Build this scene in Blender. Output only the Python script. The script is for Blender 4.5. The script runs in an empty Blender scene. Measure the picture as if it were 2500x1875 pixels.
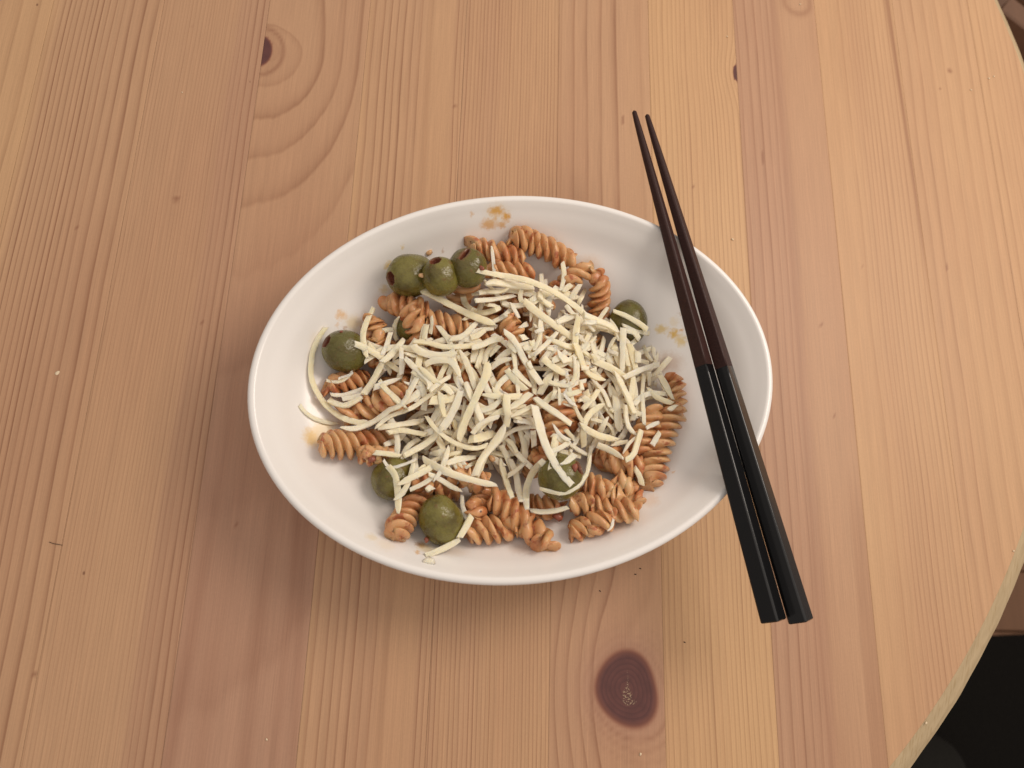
import bpy, math, random
import numpy as np
from mathutils import Matrix, Vector

# ------------------------------------------------------------------ camera
RIGHT = np.array([0.98863137, 0.02934219, 0.14746879])
UP = np.array([-0.06886572, 0.96022023, 0.27061895])
FWD = np.array([0.13366197, 0.27769793, -0.95132452])
CAM_H, FPX, PW, PH = 0.36, 1873.5, 2500.0, 1875.0

scene = bpy.context.scene
col = scene.collection
cd = bpy.data.cameras.new('camera')
cam = bpy.data.objects.new('camera', cd)
col.objects.link(cam)
M = Matrix.Identity(4)
for i in range(3):
    M[i][0], M[i][1], M[i][2] = RIGHT[i], UP[i], -FWD[i]
M[2][3] = CAM_H
cam.matrix_world = M
cd.sensor_fit = 'HORIZONTAL'
cd.sensor_width = 36.0
cd.lens = 36.0 * FPX / PW
cd.clip_start = 0.01
cd.clip_end = 50
cd.dof.use_dof = True
cd.dof.focus_distance = 0.355
cd.dof.aperture_fstop = 11.0
scene.camera = cam

# ------------------------------------------------------------------ light
w = bpy.data.worlds.new('World')
scene.world = w
w.use_nodes = True
# the dim room: ambient fill graded bright overhead, dark towards the horizon and below
wt = w.node_tree
geo = wt.nodes.new('ShaderNodeTexCoord')
dot = wt.nodes.new('ShaderNodeVectorMath'); dot.operation = 'DOT_PRODUCT'
dot.inputs[1].default_value = (0.17, 0.07, 0.983)
wt.links.new(geo.outputs['Generated'], dot.inputs[0])
mr = wt.nodes.new('ShaderNodeMapRange'); mr.interpolation_type = 'SMOOTHSTEP'
mr.inputs['From Min'].default_value = -0.25; mr.inputs['From Max'].default_value = 0.80
mr.inputs['To Min'].default_value = 0.16; mr.inputs['To Max'].default_value = 0.80
wt.links.new(dot.outputs['Value'], mr.inputs['Value'])
wt.nodes['Background'].inputs[0].default_value = (1.0, 0.90, 0.82, 1)
wt.links.new(mr.outputs[0], wt.nodes['Background'].inputs[1])


def area(name, loc, target, size, energy, color, spread=180):
    ld = bpy.data.lights.new(name, 'AREA')
    ld.shape = 'DISK'
    ld.size = size
    ld.energy = energy
    ld.color = color
    ld.spread = math.radians(spread)
    o = bpy.data.objects.new(name, ld)
    col.objects.link(o)
    o.location = loc
    o.rotation_euler = (Vector(target) - Vector(loc)).to_track_quat('-Z', 'Y').to_euler()
    return o


BC = np.array([0.0499, 0.0963])            # middle of the bowl on the table
az, el, dist = math.radians(24), math.radians(42), 1.15
area('room_lamp', (BC[0] + dist * math.cos(el) * math.cos(az), BC[1] + dist * math.cos(el) * math.sin(az), dist * math.sin(el)),
     (BC[0], BC[1], 0.02), 0.5, 0.8, (1.0, 0.88, 0.70))
area('added_light', (0.50, 0.36, 0.66), (0.10, 0.1, 0), 0.40, 3.1, (1.0, 0.88, 0.78))  # added soft light, hung low right so brightness falls off across the table
scene.view_settings.view_transform = 'Standard'
scene.view_settings.look = 'None'
scene.view_settings.exposure = 0.0
scene.view_settings.gamma = 1.0
scene.cycles.max_bounces = 14
scene.cycles.diffuse_bounces = 8

# ------------------------------------------------------------------ helpers
rng = np.random.default_rng(7)
random.seed(7)


def P(px, z=0.0):
    """point of the photograph (source pixels) -> point at height z in the room"""
    p = np.atleast_2d(np.asarray(px, float))
    z = np.broadcast_to(np.asarray(z, float), (len(p),))
    d = FWD + ((p[:, 0] - PW / 2) / FPX)[:, None] * RIGHT - ((p[:, 1] - PH / 2) / FPX)[:, None] * UP
    t = (z - CAM_H) / d[:, 2]
    return d * t[:, None] + np.array([0, 0, CAM_H])


def mpp(px, z):
    """metres per source pixel at a point"""
    d = FWD + ((px[0] - PW / 2) / FPX) * RIGHT - ((px[1] - PH / 2) / FPX) * UP
    return (z - CAM_H) / d[2] / FPX


def props(o, label=None, cat=None, group=None, kind=None):
    if label: o['label'] = label
    if cat: o['category'] = cat
    if group: o['group'] = group
    if kind: o['kind'] = kind
    return o


def mesh_obj(name, verts, faces, mat, parent=None, smooth=True, attrs=None, loc=None):
    me = bpy.data.meshes.new(name)
    v = np.asarray(verts, float)
    if loc is not None:
        v = v - np.asarray(loc, float)
    me.from_pydata(v.tolist(), [], faces)
    if smooth:
        me.polygons.foreach_set('use_smooth', [True] * len(me.polygons))
    if attrs:
        for k, a in attrs.items():
            at = me.attributes.new(k, 'FLOAT', 'POINT')
            at.data.foreach_set('value', np.asarray(a, np.float32))
    if mat is not None:
        me.materials.append(mat)
    me.update()
    o = bpy.data.objects.new(name, me)
    col.objects.link(o)
    if loc is not None:
        o.location = loc
    if parent is not None:
        o.parent = parent
    return o


def empty(name, loc):
    o = bpy.data.objects.new(name, None)
    o.empty_display_size = 0.01
    col.objects.link(o)
    o.location = loc
    return o


class NT:
    """small helper to wire shader nodes"""
    def __init__(self, name):
        self.m = bpy.data.materials.new(name)
        self.m.use_nodes = True
        self.t = self.m.node_tree
        self.bsdf = self.t.nodes['Principled BSDF']

    def n(self, typ, **kw):
        nd = self.t.nodes.new(typ)
        for k, v in kw.items():
            setattr(nd, k, v)
        return nd

    def put(self, sock, v):
        if isinstance(v, bpy.types.NodeSocket):
            self.t.links.new(v, sock)
        elif v is not None:
            if sock.type == 'RGBA' and len(v) == 3:
                v = (*v, 1)
            sock.default_value = v

    def math(self, op, a, b=None, c=None, clamp=False):
        nd = self.n('ShaderNodeMath', operation=op, use_clamp=clamp)
        for i, v in enumerate((a, b, c)):
            if v is not None: self.put(nd.inputs[i], v)
        return nd.outputs[0]

    def ramp(self, v, a, b, lo=0.0, hi=1.0, smooth=True):
        nd = self.n('ShaderNodeMapRange', interpolation_type='SMOOTHSTEP' if smooth else 'LINEAR')
        self.put(nd.inputs['Value'], v)
        self.put(nd.inputs['From Min'], a); self.put(nd.inputs['From Max'], b)
        self.put(nd.inputs['To Min'], lo); self.put(nd.inputs['To Max'], hi)
        return nd.outputs[0]

    def mix(self, f, a, b, blend='MIX'):
        nd = self.n('ShaderNodeMix', data_type='RGBA', blend_type=blend)
        self.put(nd.inputs[0], f); self.put(nd.inputs[6], a); self.put(nd.inputs[7], b)
        return nd.outputs[2]

    def coord(self, scale=(1, 1, 1), kind='Object'):
        tc = self.n('ShaderNodeTexCoord')
        mp = self.n('ShaderNodeMapping')
        mp.inputs['Scale'].default_value = scale
        self.t.links.new(tc.outputs[kind], mp.inputs[0])
        return mp.outputs[0]

    def noise(self, vec, scale, detail=2.0, rough=0.5, out=0):
        nd = self.n('ShaderNodeTexNoise')
        self.put(nd.inputs['Vector'], vec)
        nd.inputs['Scale'].default_value = scale
        nd.inputs['Detail'].default_value = detail
        nd.inputs['Roughness'].default_value = rough
        return nd.outputs[out]

    def attr(self, name):
        return self.n('ShaderNodeAttribute', attribute_name=name).outputs['Fac']

    def rnd(self):
        return self.n('ShaderNodeObjectInfo').outputs['Random']

    def bump(self, h, strength=0.3, dist=0.001):
        nd = self.n('ShaderNodeBump')
        self.put(nd.inputs['Height'], h)
        nd.inputs['Strength'].default_value = strength
        nd.inputs['Distance'].default_value = dist
        self.t.links.new(nd.outputs[0], self.bsdf.inputs['Normal'])

    def set(self, **kw):
        for k, v in kw.items():
            self.put(self.bsdf.inputs[k.replace('_', ' ')], v)
        return self.m


# ------------------------------------------------------------------ materials
def wood_material():
    t = NT('pine_wood')
    ring, con, tone, knot, dark = (t.attr(k) for k in ('ring', 'contrast', 'tone', 'knot', 'streak'))
    wob = t.noise(t.coord((110, 12, 1)), 1.0, 2.0)
    r = t.math('ADD', ring, t.math('MULTIPLY', t.math('SUBTRACT', wob, 0.5), 0.30))
    f = t.math('FRACT', r)
    idx = t.math('FLOOR', r)
    wn = t.n('ShaderNodeTexWhiteNoise', noise_dimensions='1D')
    t.put(wn.inputs['W'], idx)
    late = t.math('MULTIPLY', t.math('POWER', f, 5.0), t.ramp(f, 1.0, 0.90))
    late = t.math('MULTIPLY', late, 2.15)
    late = t.math('MULTIPLY', late, t.ramp(wn.outputs[0], 0.0, 1.0, 0.35, 1.0, False))
    brk = t.noise(t.coord((70, 14, 1)), 1.0, 3.0)
    late = t.math('MULTIPLY', late, t.ramp(brk, 0.25, 0.6, 0.55, 1.0))
    late = t.math('MULTIPLY', late, con, clamp=True)
    late = t.math('MINIMUM', t.math('ADD', late, t.math('MULTIPLY', t.math('MULTIPLY', f, 0.16), con)), 1.0)
    base = t.mix(tone, (0.545, 0.335, 0.172), (0.405, 0.232, 0.150))
    blotch = t.noise(t.coord((14, 3.5, 1)), 1.0, 3.0)
    base = t.mix(t.math('MULTIPLY', t.ramp(blotch, 0.35, 0.75), 0.30), base, (0.355, 0.170, 0.100))
    lc = t.mix(tone, (0.250, 0.115, 0.052), (0.195, 0.078, 0.042))
    c = t.mix(t.math('MULTIPLY', late, 0.85), base, lc)
    # fibre
    fib = t.noise(t.coord((2600, 40, 1)), 1.0, 2.0)
    c = t.mix(0.30, c, t.mix(fib, (0.25, 0.25, 0.25), (0.80, 0.80, 0.80)), 'OVERLAY')
    stre = t.noise(t.coord((620, 7, 1)), 1.0, 3.0, 0.6)
    c = t.mix(0.22, c, t.mix(stre, (0.22, 0.22, 0.22), (0.80, 0.80, 0.80)), 'OVERLAY')
    mot = t.noise(t.coord((900, 700, 1)), 1.0, 2.0, 0.7)
    c = t.mix(0.10, c, t.mix(mot, (0.2, 0.2, 0.2), (0.82, 0.82, 0.82)), 'OVERLAY')
    # resin streaks and soft brown bands
    c = t.mix(t.math('MULTIPLY', dark, 0.75), c, (0.205, 0.078, 0.040))
    # knots with their own rings
    kr = t.math('FRACT', t.math('ADD', t.math('MULTIPLY', knot, 7.0), t.math('MULTIPLY', wob, 0.6)))
    kc = t.mix(t.ramp(kr, 0.3, 0.95), (0.118, 0.043, 0.037), (0.094, 0.034, 0.031))
    kc = t.mix(t.math('MULTIPLY', t.ramp(t.noise(t.coord((160, 160, 1)), 1.0, 3.0), 0.35, 0.7), 0.5), kc, (0.075, 0.028, 0.026))
    kc = t.mix(t.math('MULTIPLY', t.ramp(t.attr('pith'), 0.45, 0.75), t.ramp(t.noise(t.coord((1300, 1300, 1)), 1.0, 2.0), 0.50, 0.60)), kc, (0.31, 0.22, 0.14))
    c = t.mix(t.ramp(knot, 0.0, 0.20), c, t.mix(t.ramp(knot, 0.05, 0.35), (0.23, 0.085, 0.050), kc))
    # tiny pores and specks
    vor = t.n('ShaderNodeTexVoronoi', feature='F1')
    t.put(vor.inputs['Vector'], t.coord((46, 30, 1)))
    vor.inputs['Scale'].default_value = 1.0
    sz = t.n('ShaderNodeSeparateColor')
    t.put(sz.inputs[0], vor.outputs['Color'])
    sp = t.math('MULTIPLY', t.ramp(vor.outputs['Distance'], 0.035, 0.012), t.ramp(sz.outputs[0], 0.62, 0.64))
    c = t.mix(t.math('MULTIPLY', sp, 0.75), c, (0.14, 0.055, 0.028))
    t.bump(t.math('ADD', t.math('MULTIPLY', late, -0.8), t.math('MULTIPLY', fib, 0.35)), 0.22, 0.0004)
    rough = t.math('ADD', 0.43, t.math('MULTIPLY', fib, 0.12))
    return t.set(Base_Color=c, Roughness=rough, Specular_IOR_Level=0.32)


def edge_material():
    t = NT('pine_end_grain')
    a = t.noise(t.coord((60, 60, 400)), 1.0, 3.0)
    b = t.noise(t.coord((900, 60, 300)), 1.0, 2.0)
    c = t.mix(a, (0.37, 0.275, 0.160), (0.56, 0.43, 0.265))
    c = t.mix(t.ramp(b, 0.5, 0.75, 0, 0.45), c, (0.30, 0.195, 0.085))
    t.bump(b, 0.4, 0.0006)
    return t.set(Base_Color=c, Roughness=0.65, Specular_IOR_Level=0.2)


def porcelain_material(spots):
    t = NT('white_glazed_porcelain')
    tc = t.n('ShaderNodeTexCoord').outputs['Object']
    nz = t.n('ShaderNodeTexNoise')
    t.put(nz.inputs['Vector'], tc); nz.inputs['Scale'].default_value = 620; nz.inputs['Detail'].default_value = 3
    dv = t.n('ShaderNodeVectorMath', operation='SUBTRACT')
    t.put(dv.inputs[0], nz.outputs['Color']); dv.inputs[1].default_value = (0.5, 0.5, 0.5)
    sc = t.n('ShaderNodeVectorMath', operation='SCALE')
    t.put(sc.inputs[0], dv.outputs[0]); sc.inputs['Scale'].default_value = 0.0042
    ad = t.n('ShaderNodeVectorMath', operation='ADD')
    t.put(ad.inputs[0], tc); t.put(ad.inputs[1], sc.outputs[0])
    col_ = (0.80, 0.775, 0.745, 1)
    for (p, rad, sx, amt, colr) in spots:
        mp = t.n('ShaderNodeVectorMath', operation='SUBTRACT')
        t.put(mp.inputs[0], ad.outputs[0]); mp.inputs[1].default_value = p
        ml = t.n('ShaderNodeVectorMath', operation='MULTIPLY')
        t.put(ml.inputs[0], mp.outputs[0]); ml.inputs[1].default_value = (1 / sx, 1.0, 1.0)
        ln = t.n('ShaderNodeVectorMath', operation='LENGTH')
        t.put(ln.inputs[0], ml.outputs[0])
        col_ = t.mix(t.ramp(ln.outputs['Value'], rad * 1.35, rad * 0.25, 0, amt), col_, colr)
    return t.set(Base_Color=col_, Roughness=0.20, Specular_IOR_Level=0.45)


def pasta_material():
    t = NT('sauced_pasta')
    v = t.coord()
    rv = t.n('ShaderNodeVectorMath', operation='ADD')
    t.put(rv.inputs[0], v)
    cb = t.n('ShaderNodeCombineXYZ'); t.put(cb.inputs[0], t.math('MULTIPLY', t.rnd(), 3.0)); t.put(cb.inputs[1], t.rnd())
    t.put(rv.inputs[1], cb.outputs[0]); v = rv.outputs[0]
    a = t.noise(v, 95, 3.0)
    b = t.noise(v, 210, 3.0, 0.6)
    d = t.noise(v, 900, 2.0)
    base = t.mix(t.rnd(), (0.640, 0.390, 0.190), (0.590, 0.310, 0.135))
    c = t.mix(t.ramp(a, 0.45, 0.72, 0, 0.85), base, (0.46, 0.145, 0.048))
    c = t.mix(t.ramp(b, 0.55, 0.68, 0, 0.8), c, (0.350, 0.080, 0.030))
    c = t.mix(t.ramp(b, 0.42, 0.28, 0, 0.65), c, (0.680, 0.455, 0.215))
    vor = t.n('ShaderNodeTexVoronoi', feature='F1')
    t.put(vor.inputs['Vector'], v); vor.inputs['Scale'].default_value = 190
    sz = t.n('ShaderNodeSeparateColor'); t.put(sz.inputs[0], vor.outputs['Color'])
    sp = t.math('MULTIPLY', t.ramp(vor.outputs['Distance'], 0.13, 0.07), t.ramp(sz.outputs[0], 0.80, 0.82))
    c = t.mix(t.math('MULTIPLY', sp, 0.85), c, (0.06, 0.018, 0.012))
    t.bump(t.math('ADD', t.math('MULTIPLY', d, 0.35), b), 0.35, 0.0007)
    return t.set(Base_Color=c, Roughness=t.ramp(b, 0.3, 0.7, 0.28, 0.48), Specular_IOR_Level=0.4, Coat_Weight=0.22, Coat_Roughness=0.12,
                 Subsurface_Weight=0.35, Subsurface_Radius=(1.0, 0.45, 0.2), Subsurface_Scale=0.0022)


def olive_material():
    t = NT('green_olive_skin')
    v = t.coord()
    a = t.noise(v, 130, 3.0)
    b = t.noise(v, 420, 3.0, 0.6)
    c = t.mix(t.rnd(), (0.180, 0.155, 0.032), (0.105, 0.094, 0.020))
    c = t.mix(t.ramp(a, 0.40, 0.70), c, (0.085, 0.062, 0.010))
    c = t.mix(t.ramp(b, 0.58, 0.70, 0, 0.7), c, (0.15, 0.075, 0.020))
    c = t.mix(t.ramp(a, 0.35, 0.2, 0, 0.7), c, (0.18, 0.165, 0.035))
    c = t.mix(t.attr('pit'), c, (0.190, 0.062, 0.036))
    t.bump(t.math('ADD', t.math('MULTIPLY', b, 0.6), a), 0.6, 0.0016)
    return t.set(Base_Color=c, Roughness=t.ramp(b, 0.3, 0.65, 0.12, 0.32), Specular_IOR_Level=0.5,
                 Subsurface_Weight=0.12, Subsurface_Radius=(0.6, 0.5, 0.1), Subsurface_Scale=0.0015)


def cheese_material():
    t = NT('cream_cheese_shred')
    v = t.coord()
    a = t.noise(v, 260, 3.0)
    d = t.noise(v, 1500, 3.0, 0.6)
    c = t.mix(t.rnd(), (0.885, 0.755, 0.500), (0.900, 0.810, 0.620))
    c = t.mix(t.ramp(a, 0.45, 0.8, 0, 0.45), c, (0.85, 0.690, 0.400))
    c = t.mix(t.ramp(d, 0.66, 0.76, 0, 0.5), c, (0.84, 0.78, 0.62))
    t.bump(t.math('ADD', d, a), 0.5, 0.0005)
    return t.set(Base_Color=c, Roughness=0.48, Specular_IOR_Level=0.4,
                 Subsurface_Weight=0.7, Subsurface_Radius=(1.0, 0.85, 0.6), Subsurface_Scale=0.0036)


def plain(name, c, rough=0.5, spec=0.5, nscale=0, var=0.0, bump=0.0, stretch=(1, 1, 1), coat=0.0):
    t = NT(name)
    cc = c
    if nscale:
        n = t.noise(t.coord(stretch), nscale, 4.0, 0.6)
        cc = t.mix(n, tuple(x * (1 - var) for x in c), tuple(x * (1 + var) for x in c))
        if bump: t.bump(n, bump, 0.001)
    return t.set(Base_Color=cc if not isinstance(cc, tuple) else (*c, 1), Roughness=rough, Specular_IOR_Level=spec, Coat_Weight=coat, Coat_Roughness=0.05)


WOOD, EDGE = wood_material(), edge_material()
PASTA, OLIVE, CHEESE = pasta_material(), olive_material(), cheese_material()
DARKWOOD = plain('dark_brown_chopstick_wood', (0.037, 0.0150, 0.0120), 0.40, 0.25, 1.0, 0.75, 0.15, (1500, 1500, 40))
LACQUER = plain('black_lacquer', (0.0035, 0.0035, 0.0040), 0.17, 0.5, 0, 0, 0, coat=0.25)
CRUMB = plain('pale_crumb', (0.72, 0.58, 0.40), 0.6, 0.3, 900, 0.2)
SPECK = plain('dark_speck', (0.060, 0.035, 0.022), 0.6, 0.3, 900, 0.3)
TOMATO = plain('tomato_bit', (0.26, 0.075, 0.040), 0.22, 0.5, 500, 0.4, 0.3)
GARLIC = plain('pale_onion_bit', (0.62, 0.37, 0.18), 0.25, 0.5, 500, 0.2, 0.2)
CHAIRWOOD = plain('brown_chair_wood', (0.20, 0.105, 0.062), 0.5, 0.3, 1.0, 0.25, 0.1, (60, 4, 60))
FLOORWOOD = plain('brown_floor_boards', (0.165, 0.082, 0.043), 0.55, 0.25, 1.0, 0.25, 0.1, (40, 3, 1))
RUGCLOTH = plain('black_rug_pile', (0.0065, 0.0055, 0.0045), 0.95, 0.1, 300, 0.5, 0.6)
GREYCLOTH = plain('dark_grey_cloth', (0.014, 0.013, 0.011), 0.9, 0.1, 200, 0.3, 0.3)

# ------------------------------------------------------------------ floor and what stands on it
FZ = -0.74
fl = mesh_obj('floor', [(-3, -3, FZ - .02), (3, -3, FZ - .02), (3, 3, FZ - .02), (-3, 3, FZ - .02)], [(0, 1, 2, 3)], FLOORWOOD, smooth=False)
props(fl, kind='structure')


def box_geo(c, sx, sy, sz, ax=(1, 0, 0), bev=0.003):
    """bevelled bar: centre, half sizes, direction of its length"""
    x = Vector(ax).normalized()
    y = Vector((0, 0, 1)).cross(x)
    y = y.normalized() if y.length > 1e-3 else Vector((0, 1, 0))
    z = x.cross(y)
    prof = [(-sy + bev, -sz), (sy - bev, -sz), (sy, -sz + bev), (sy, sz - bev), (sy - bev, sz), (-sy + bev, sz), (-sy, sz - bev), (-sy, -sz + bev)]
    v, f = [], []
    for e in (-sx, sx):
        for a, b in prof:
            v.append(tuple(Vector(c) + x * e + y * a + z * b))
    for i in range(8):
        j = (i + 1) % 8
        f.append((i, j, 8 + j, 8 + i))
    f += [tuple(range(7, -1, -1)), tuple(range(8, 16))]
    return v, f


# floor boards that show past the edge of the table
fb_y = np.arange(-0.6, 2.2, 0.09)
for k, yy in enumerate(fb_y):
    v, f = box_geo((1.0, yy, FZ - 0.010), 0.95, 0.0442, 0.010, (1, 0.0, 0), 0.0015)
    mesh_obj('floor_board', v, f, FLOORWOOD, parent=fl, smooth=False)

# black rug
a0 = P((2105, 1568), FZ)[0]; a1 = P((2560, 1545), FZ)[0]
d01 = (a1 - a0) / np.linalg.norm(a1 - a0)
nrm = np.array([d01[1], -d01[0], 0])
pts = []
N = 26
for j in range(N):
    for i in range(N):
        q = a0 + d01 * (-0.45 + 1.5 * i / (N - 1)) + nrm * (0.9 * j / (N - 1))
        edge = min(i, j, N - 1 - i, N - 1 - j)
        pts.append((q[0], q[1], FZ + (0.012 if edge > 0 else 0.002) + 0.003 * math.sin(i * 1.7 + j * 2.3)))
fc = [(j * N + i, (j + 1) * N + i, (j + 1) * N + i + 1, j * N + i + 1) for j in range(N - 1) for i in range(N - 1)]
rug = mesh_obj('rug', pts, fc, RUGCLOTH)
props(rug, 'black rug on the brown floor past the lower right edge of the table', 'rug')

# rounded grey cushion lying on the rug
cc = P((2215, 1925), FZ + 0.06)[0]
v, f = [], []
for j in range(13):
    th = math.pi * j / 12
    for i in range(24):
        ph = 2 * math.pi * i / 24
        sx, sy, sz = (abs(math.cos(ph)) ** 0.8) * math.copysign(1, math.cos(ph)), (abs(math.sin(ph)) ** 0.8) * math.copysign(1, math.sin(ph)), math.cos(th)
        v.append((cc[0] + 0.085 * sx * math.sin(th), cc[1] + 0.075 * sy * math.sin(th), FZ + 0.062 + 0.05 * sz))
for j in range(12):
    for i in range(24):
        f.append((j * 24 + i, (j + 1) * 24 + i, (j + 1) * 24 + (i + 1) % 24, j * 24 + (i + 1) % 24))
cu = mesh_obj('cushion', v, f, GREYCLOTH)
props(cu, 'dark grey rounded cushion on the black rug at the bottom', 'cushion')

# chair whose crossed wooden rails show past the upper right edge
ZC = -0.30
ch = empty('chair', (0, 0, 0))
props(ch, 'brown wooden chair with crossing rails beyond the upper right table edge', 'chair')


def rail(p, q, zc, hw, hh, name):
    A, B = P(p, zc)[0], P(q, zc)[0]
    v, f = box_geo((A + B) / 2, np.linalg.norm(B - A) / 2, hw, hh, B - A, 0.002)
    return mesh_obj(name, v, f, CHAIRWOOD, parent=ch, smooth=False)


rail((2380, 75), (2560, -75), ZC - 0.12, 0.011, 0.015, 'stretcher')
rail((2430, 35), (2580, 150), ZC, 0.014, 0.018, 'seat_rail')
rail((2486, 82), (2640, -10), ZC + 0.001, 0.016, 0.014, 'seat_rail')
rail((2450, 95), (2600, 205), ZC - 0.10, 0.014, 0.012, 'stretcher')
for p in ((2462, 58), (2640, 215), (2650, -20), (2560, -85)):
    A = P(p, ZC)[0]
    v, f = box_geo((A[0] + .02, A[1] + 0.0, (ZC - 0.02 + FZ) / 2), (ZC - 0.02 - FZ) / 2, 0.014, 0.014, (0.001, 0, 1), 0.002)
    mesh_obj('leg', v, f, CHAIRWOOD, parent=ch, smooth=False)

# ------------------------------------------------------------------ table
TC, TR = np.array([-0.0711, 0.2622]), 0.4473
BW, BOFF = 0.053414, -0.195554
table = empty('table', (TC[0], TC[1], 0.0))
props(table, 'round pine table with dark knots, bearing the bowl and chopsticks', 'table')

SPEC = {
    1: [(0, .12, .35, .35), (.6, .16, .3, .25), (1, .12, .35, .25)],
    2: [(0, .14, .22, .25), (.08, .06, .6, .45), (.15, .052, .95, .55), (.55, .056, .9, .6), (.66, .09, .8, .6), (.78, .10, .9, .6), (1, .12, .7, .55)],
    3: [(0, .036, .42, .45), (.5, .031, .36, .45), (.7, .04, .42, .5), (.74, .05, .62, .65), (1, .062, .7, .68)],
    5: [(0, .12, .25, .45), (.06, .095, .8, .6), (.5, .088, .75, .65), (.60, .12, .55, .55), (.68, .5, .08, .5), (.86, .5, .12, .5), (.90, .05, .75, .6), (1, .04, .65, .55)],
    6: [(0, .05, .75, .55), (.1, .046, .65, .4), (.3, .05, .8, .5), (.5, .037, .62, .35), (1, .037, .65, .35)],
    7: [(0, .15, .3, .6), (.12, .16, .8, .65), (.7, .17, .75, .65), (.78, .3, .25, .6), (1, .4, .12, .55)],
    8: [(0, .05, .45, .08), (.3, .056, .55, .08), (1, .05, .6, .12)],
    9: [(0, .1, .5, .75), (.4, .1, .5, .75), (.5, .12, .8, .75), (.56, .4, .10, .6), (1, .5, .10, .55)],
    10: [(0, .3, .05, .25), (.35, .1, .3, .3), (.45, .062, .5, .38), (.9, .062, .5, .38), (1, .1, .3, .3)],
    11: [(0, .12, .4, .32), (.5, .17, .35, .25), (1, .19, .35, .25)],
}
PX = 0.000216


def w1(y, seed, f=1.0):
    r = np.random.default_rng(seed)
    o = 0
    for k in range(4):
        o = o + np.sin(y * (7 + 16 * k) * f + r.uniform(0, 6.3)) * r.uniform(.4, 1) / (1 + k * 1.2)
    return o


def cathedral(dx, dy, klo, kup):
    """solve (dx/d)^2+(dy/(d k(d)))^2=1 for d"""
    lo, hi = np.full(dx.shape, 1.0), np.full(dx.shape, 4000.0)
    for _ in range(40):
        m = (lo + hi) / 2
        k = np.where(dy < 0, klo(m), kup(m))
        g = (dx / m) ** 2 + (dy / (m * k)) ** 2 > 1
        lo, hi = np.where(g, m, lo), np.where(g, hi, m)
    return (lo + hi) / 2


def sstep(a, b, x):
    t = np.clip((x - a) / (b - a), 0, 1)
    return t * t * (3 - 2 * t)


K1, K2, K3 = P((636, 124))[0], P((1531, 1682))[0], P((1799, 178))[0]
K9 = P((1946, 8))[0]
PIN = [(P((2319, 173))[0], 7, 9), (P((1520, 293))[0], 4, 14), (P((2312, 652))[0], 4, 9), (P((430, 487))[0], 9, 6), (P((83, 1648))[0], 5, 6), (P((2295, 218))[0], 2, 3),
       (P((495, 785))[0], 4, 5), (P((2004, 793))[0], 4, 4), (P((2038, 1016))[0], 4, 4), (P((1692, 457))[0], 4, 4), (P((575, 1280))[0], 2, 9), (P((2107, 653))[0], 0.1, 0.1),
       (P((470, 67))[0], 3, 3), (P((186, 556))[0], 3, 3), (P((132, 682))[0], 3, 3), (P((102, 945))[0], 3, 3), (P((1111, 260))[0], 4, 4), (P((1863, 385))[0], 2, 22)]


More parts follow.
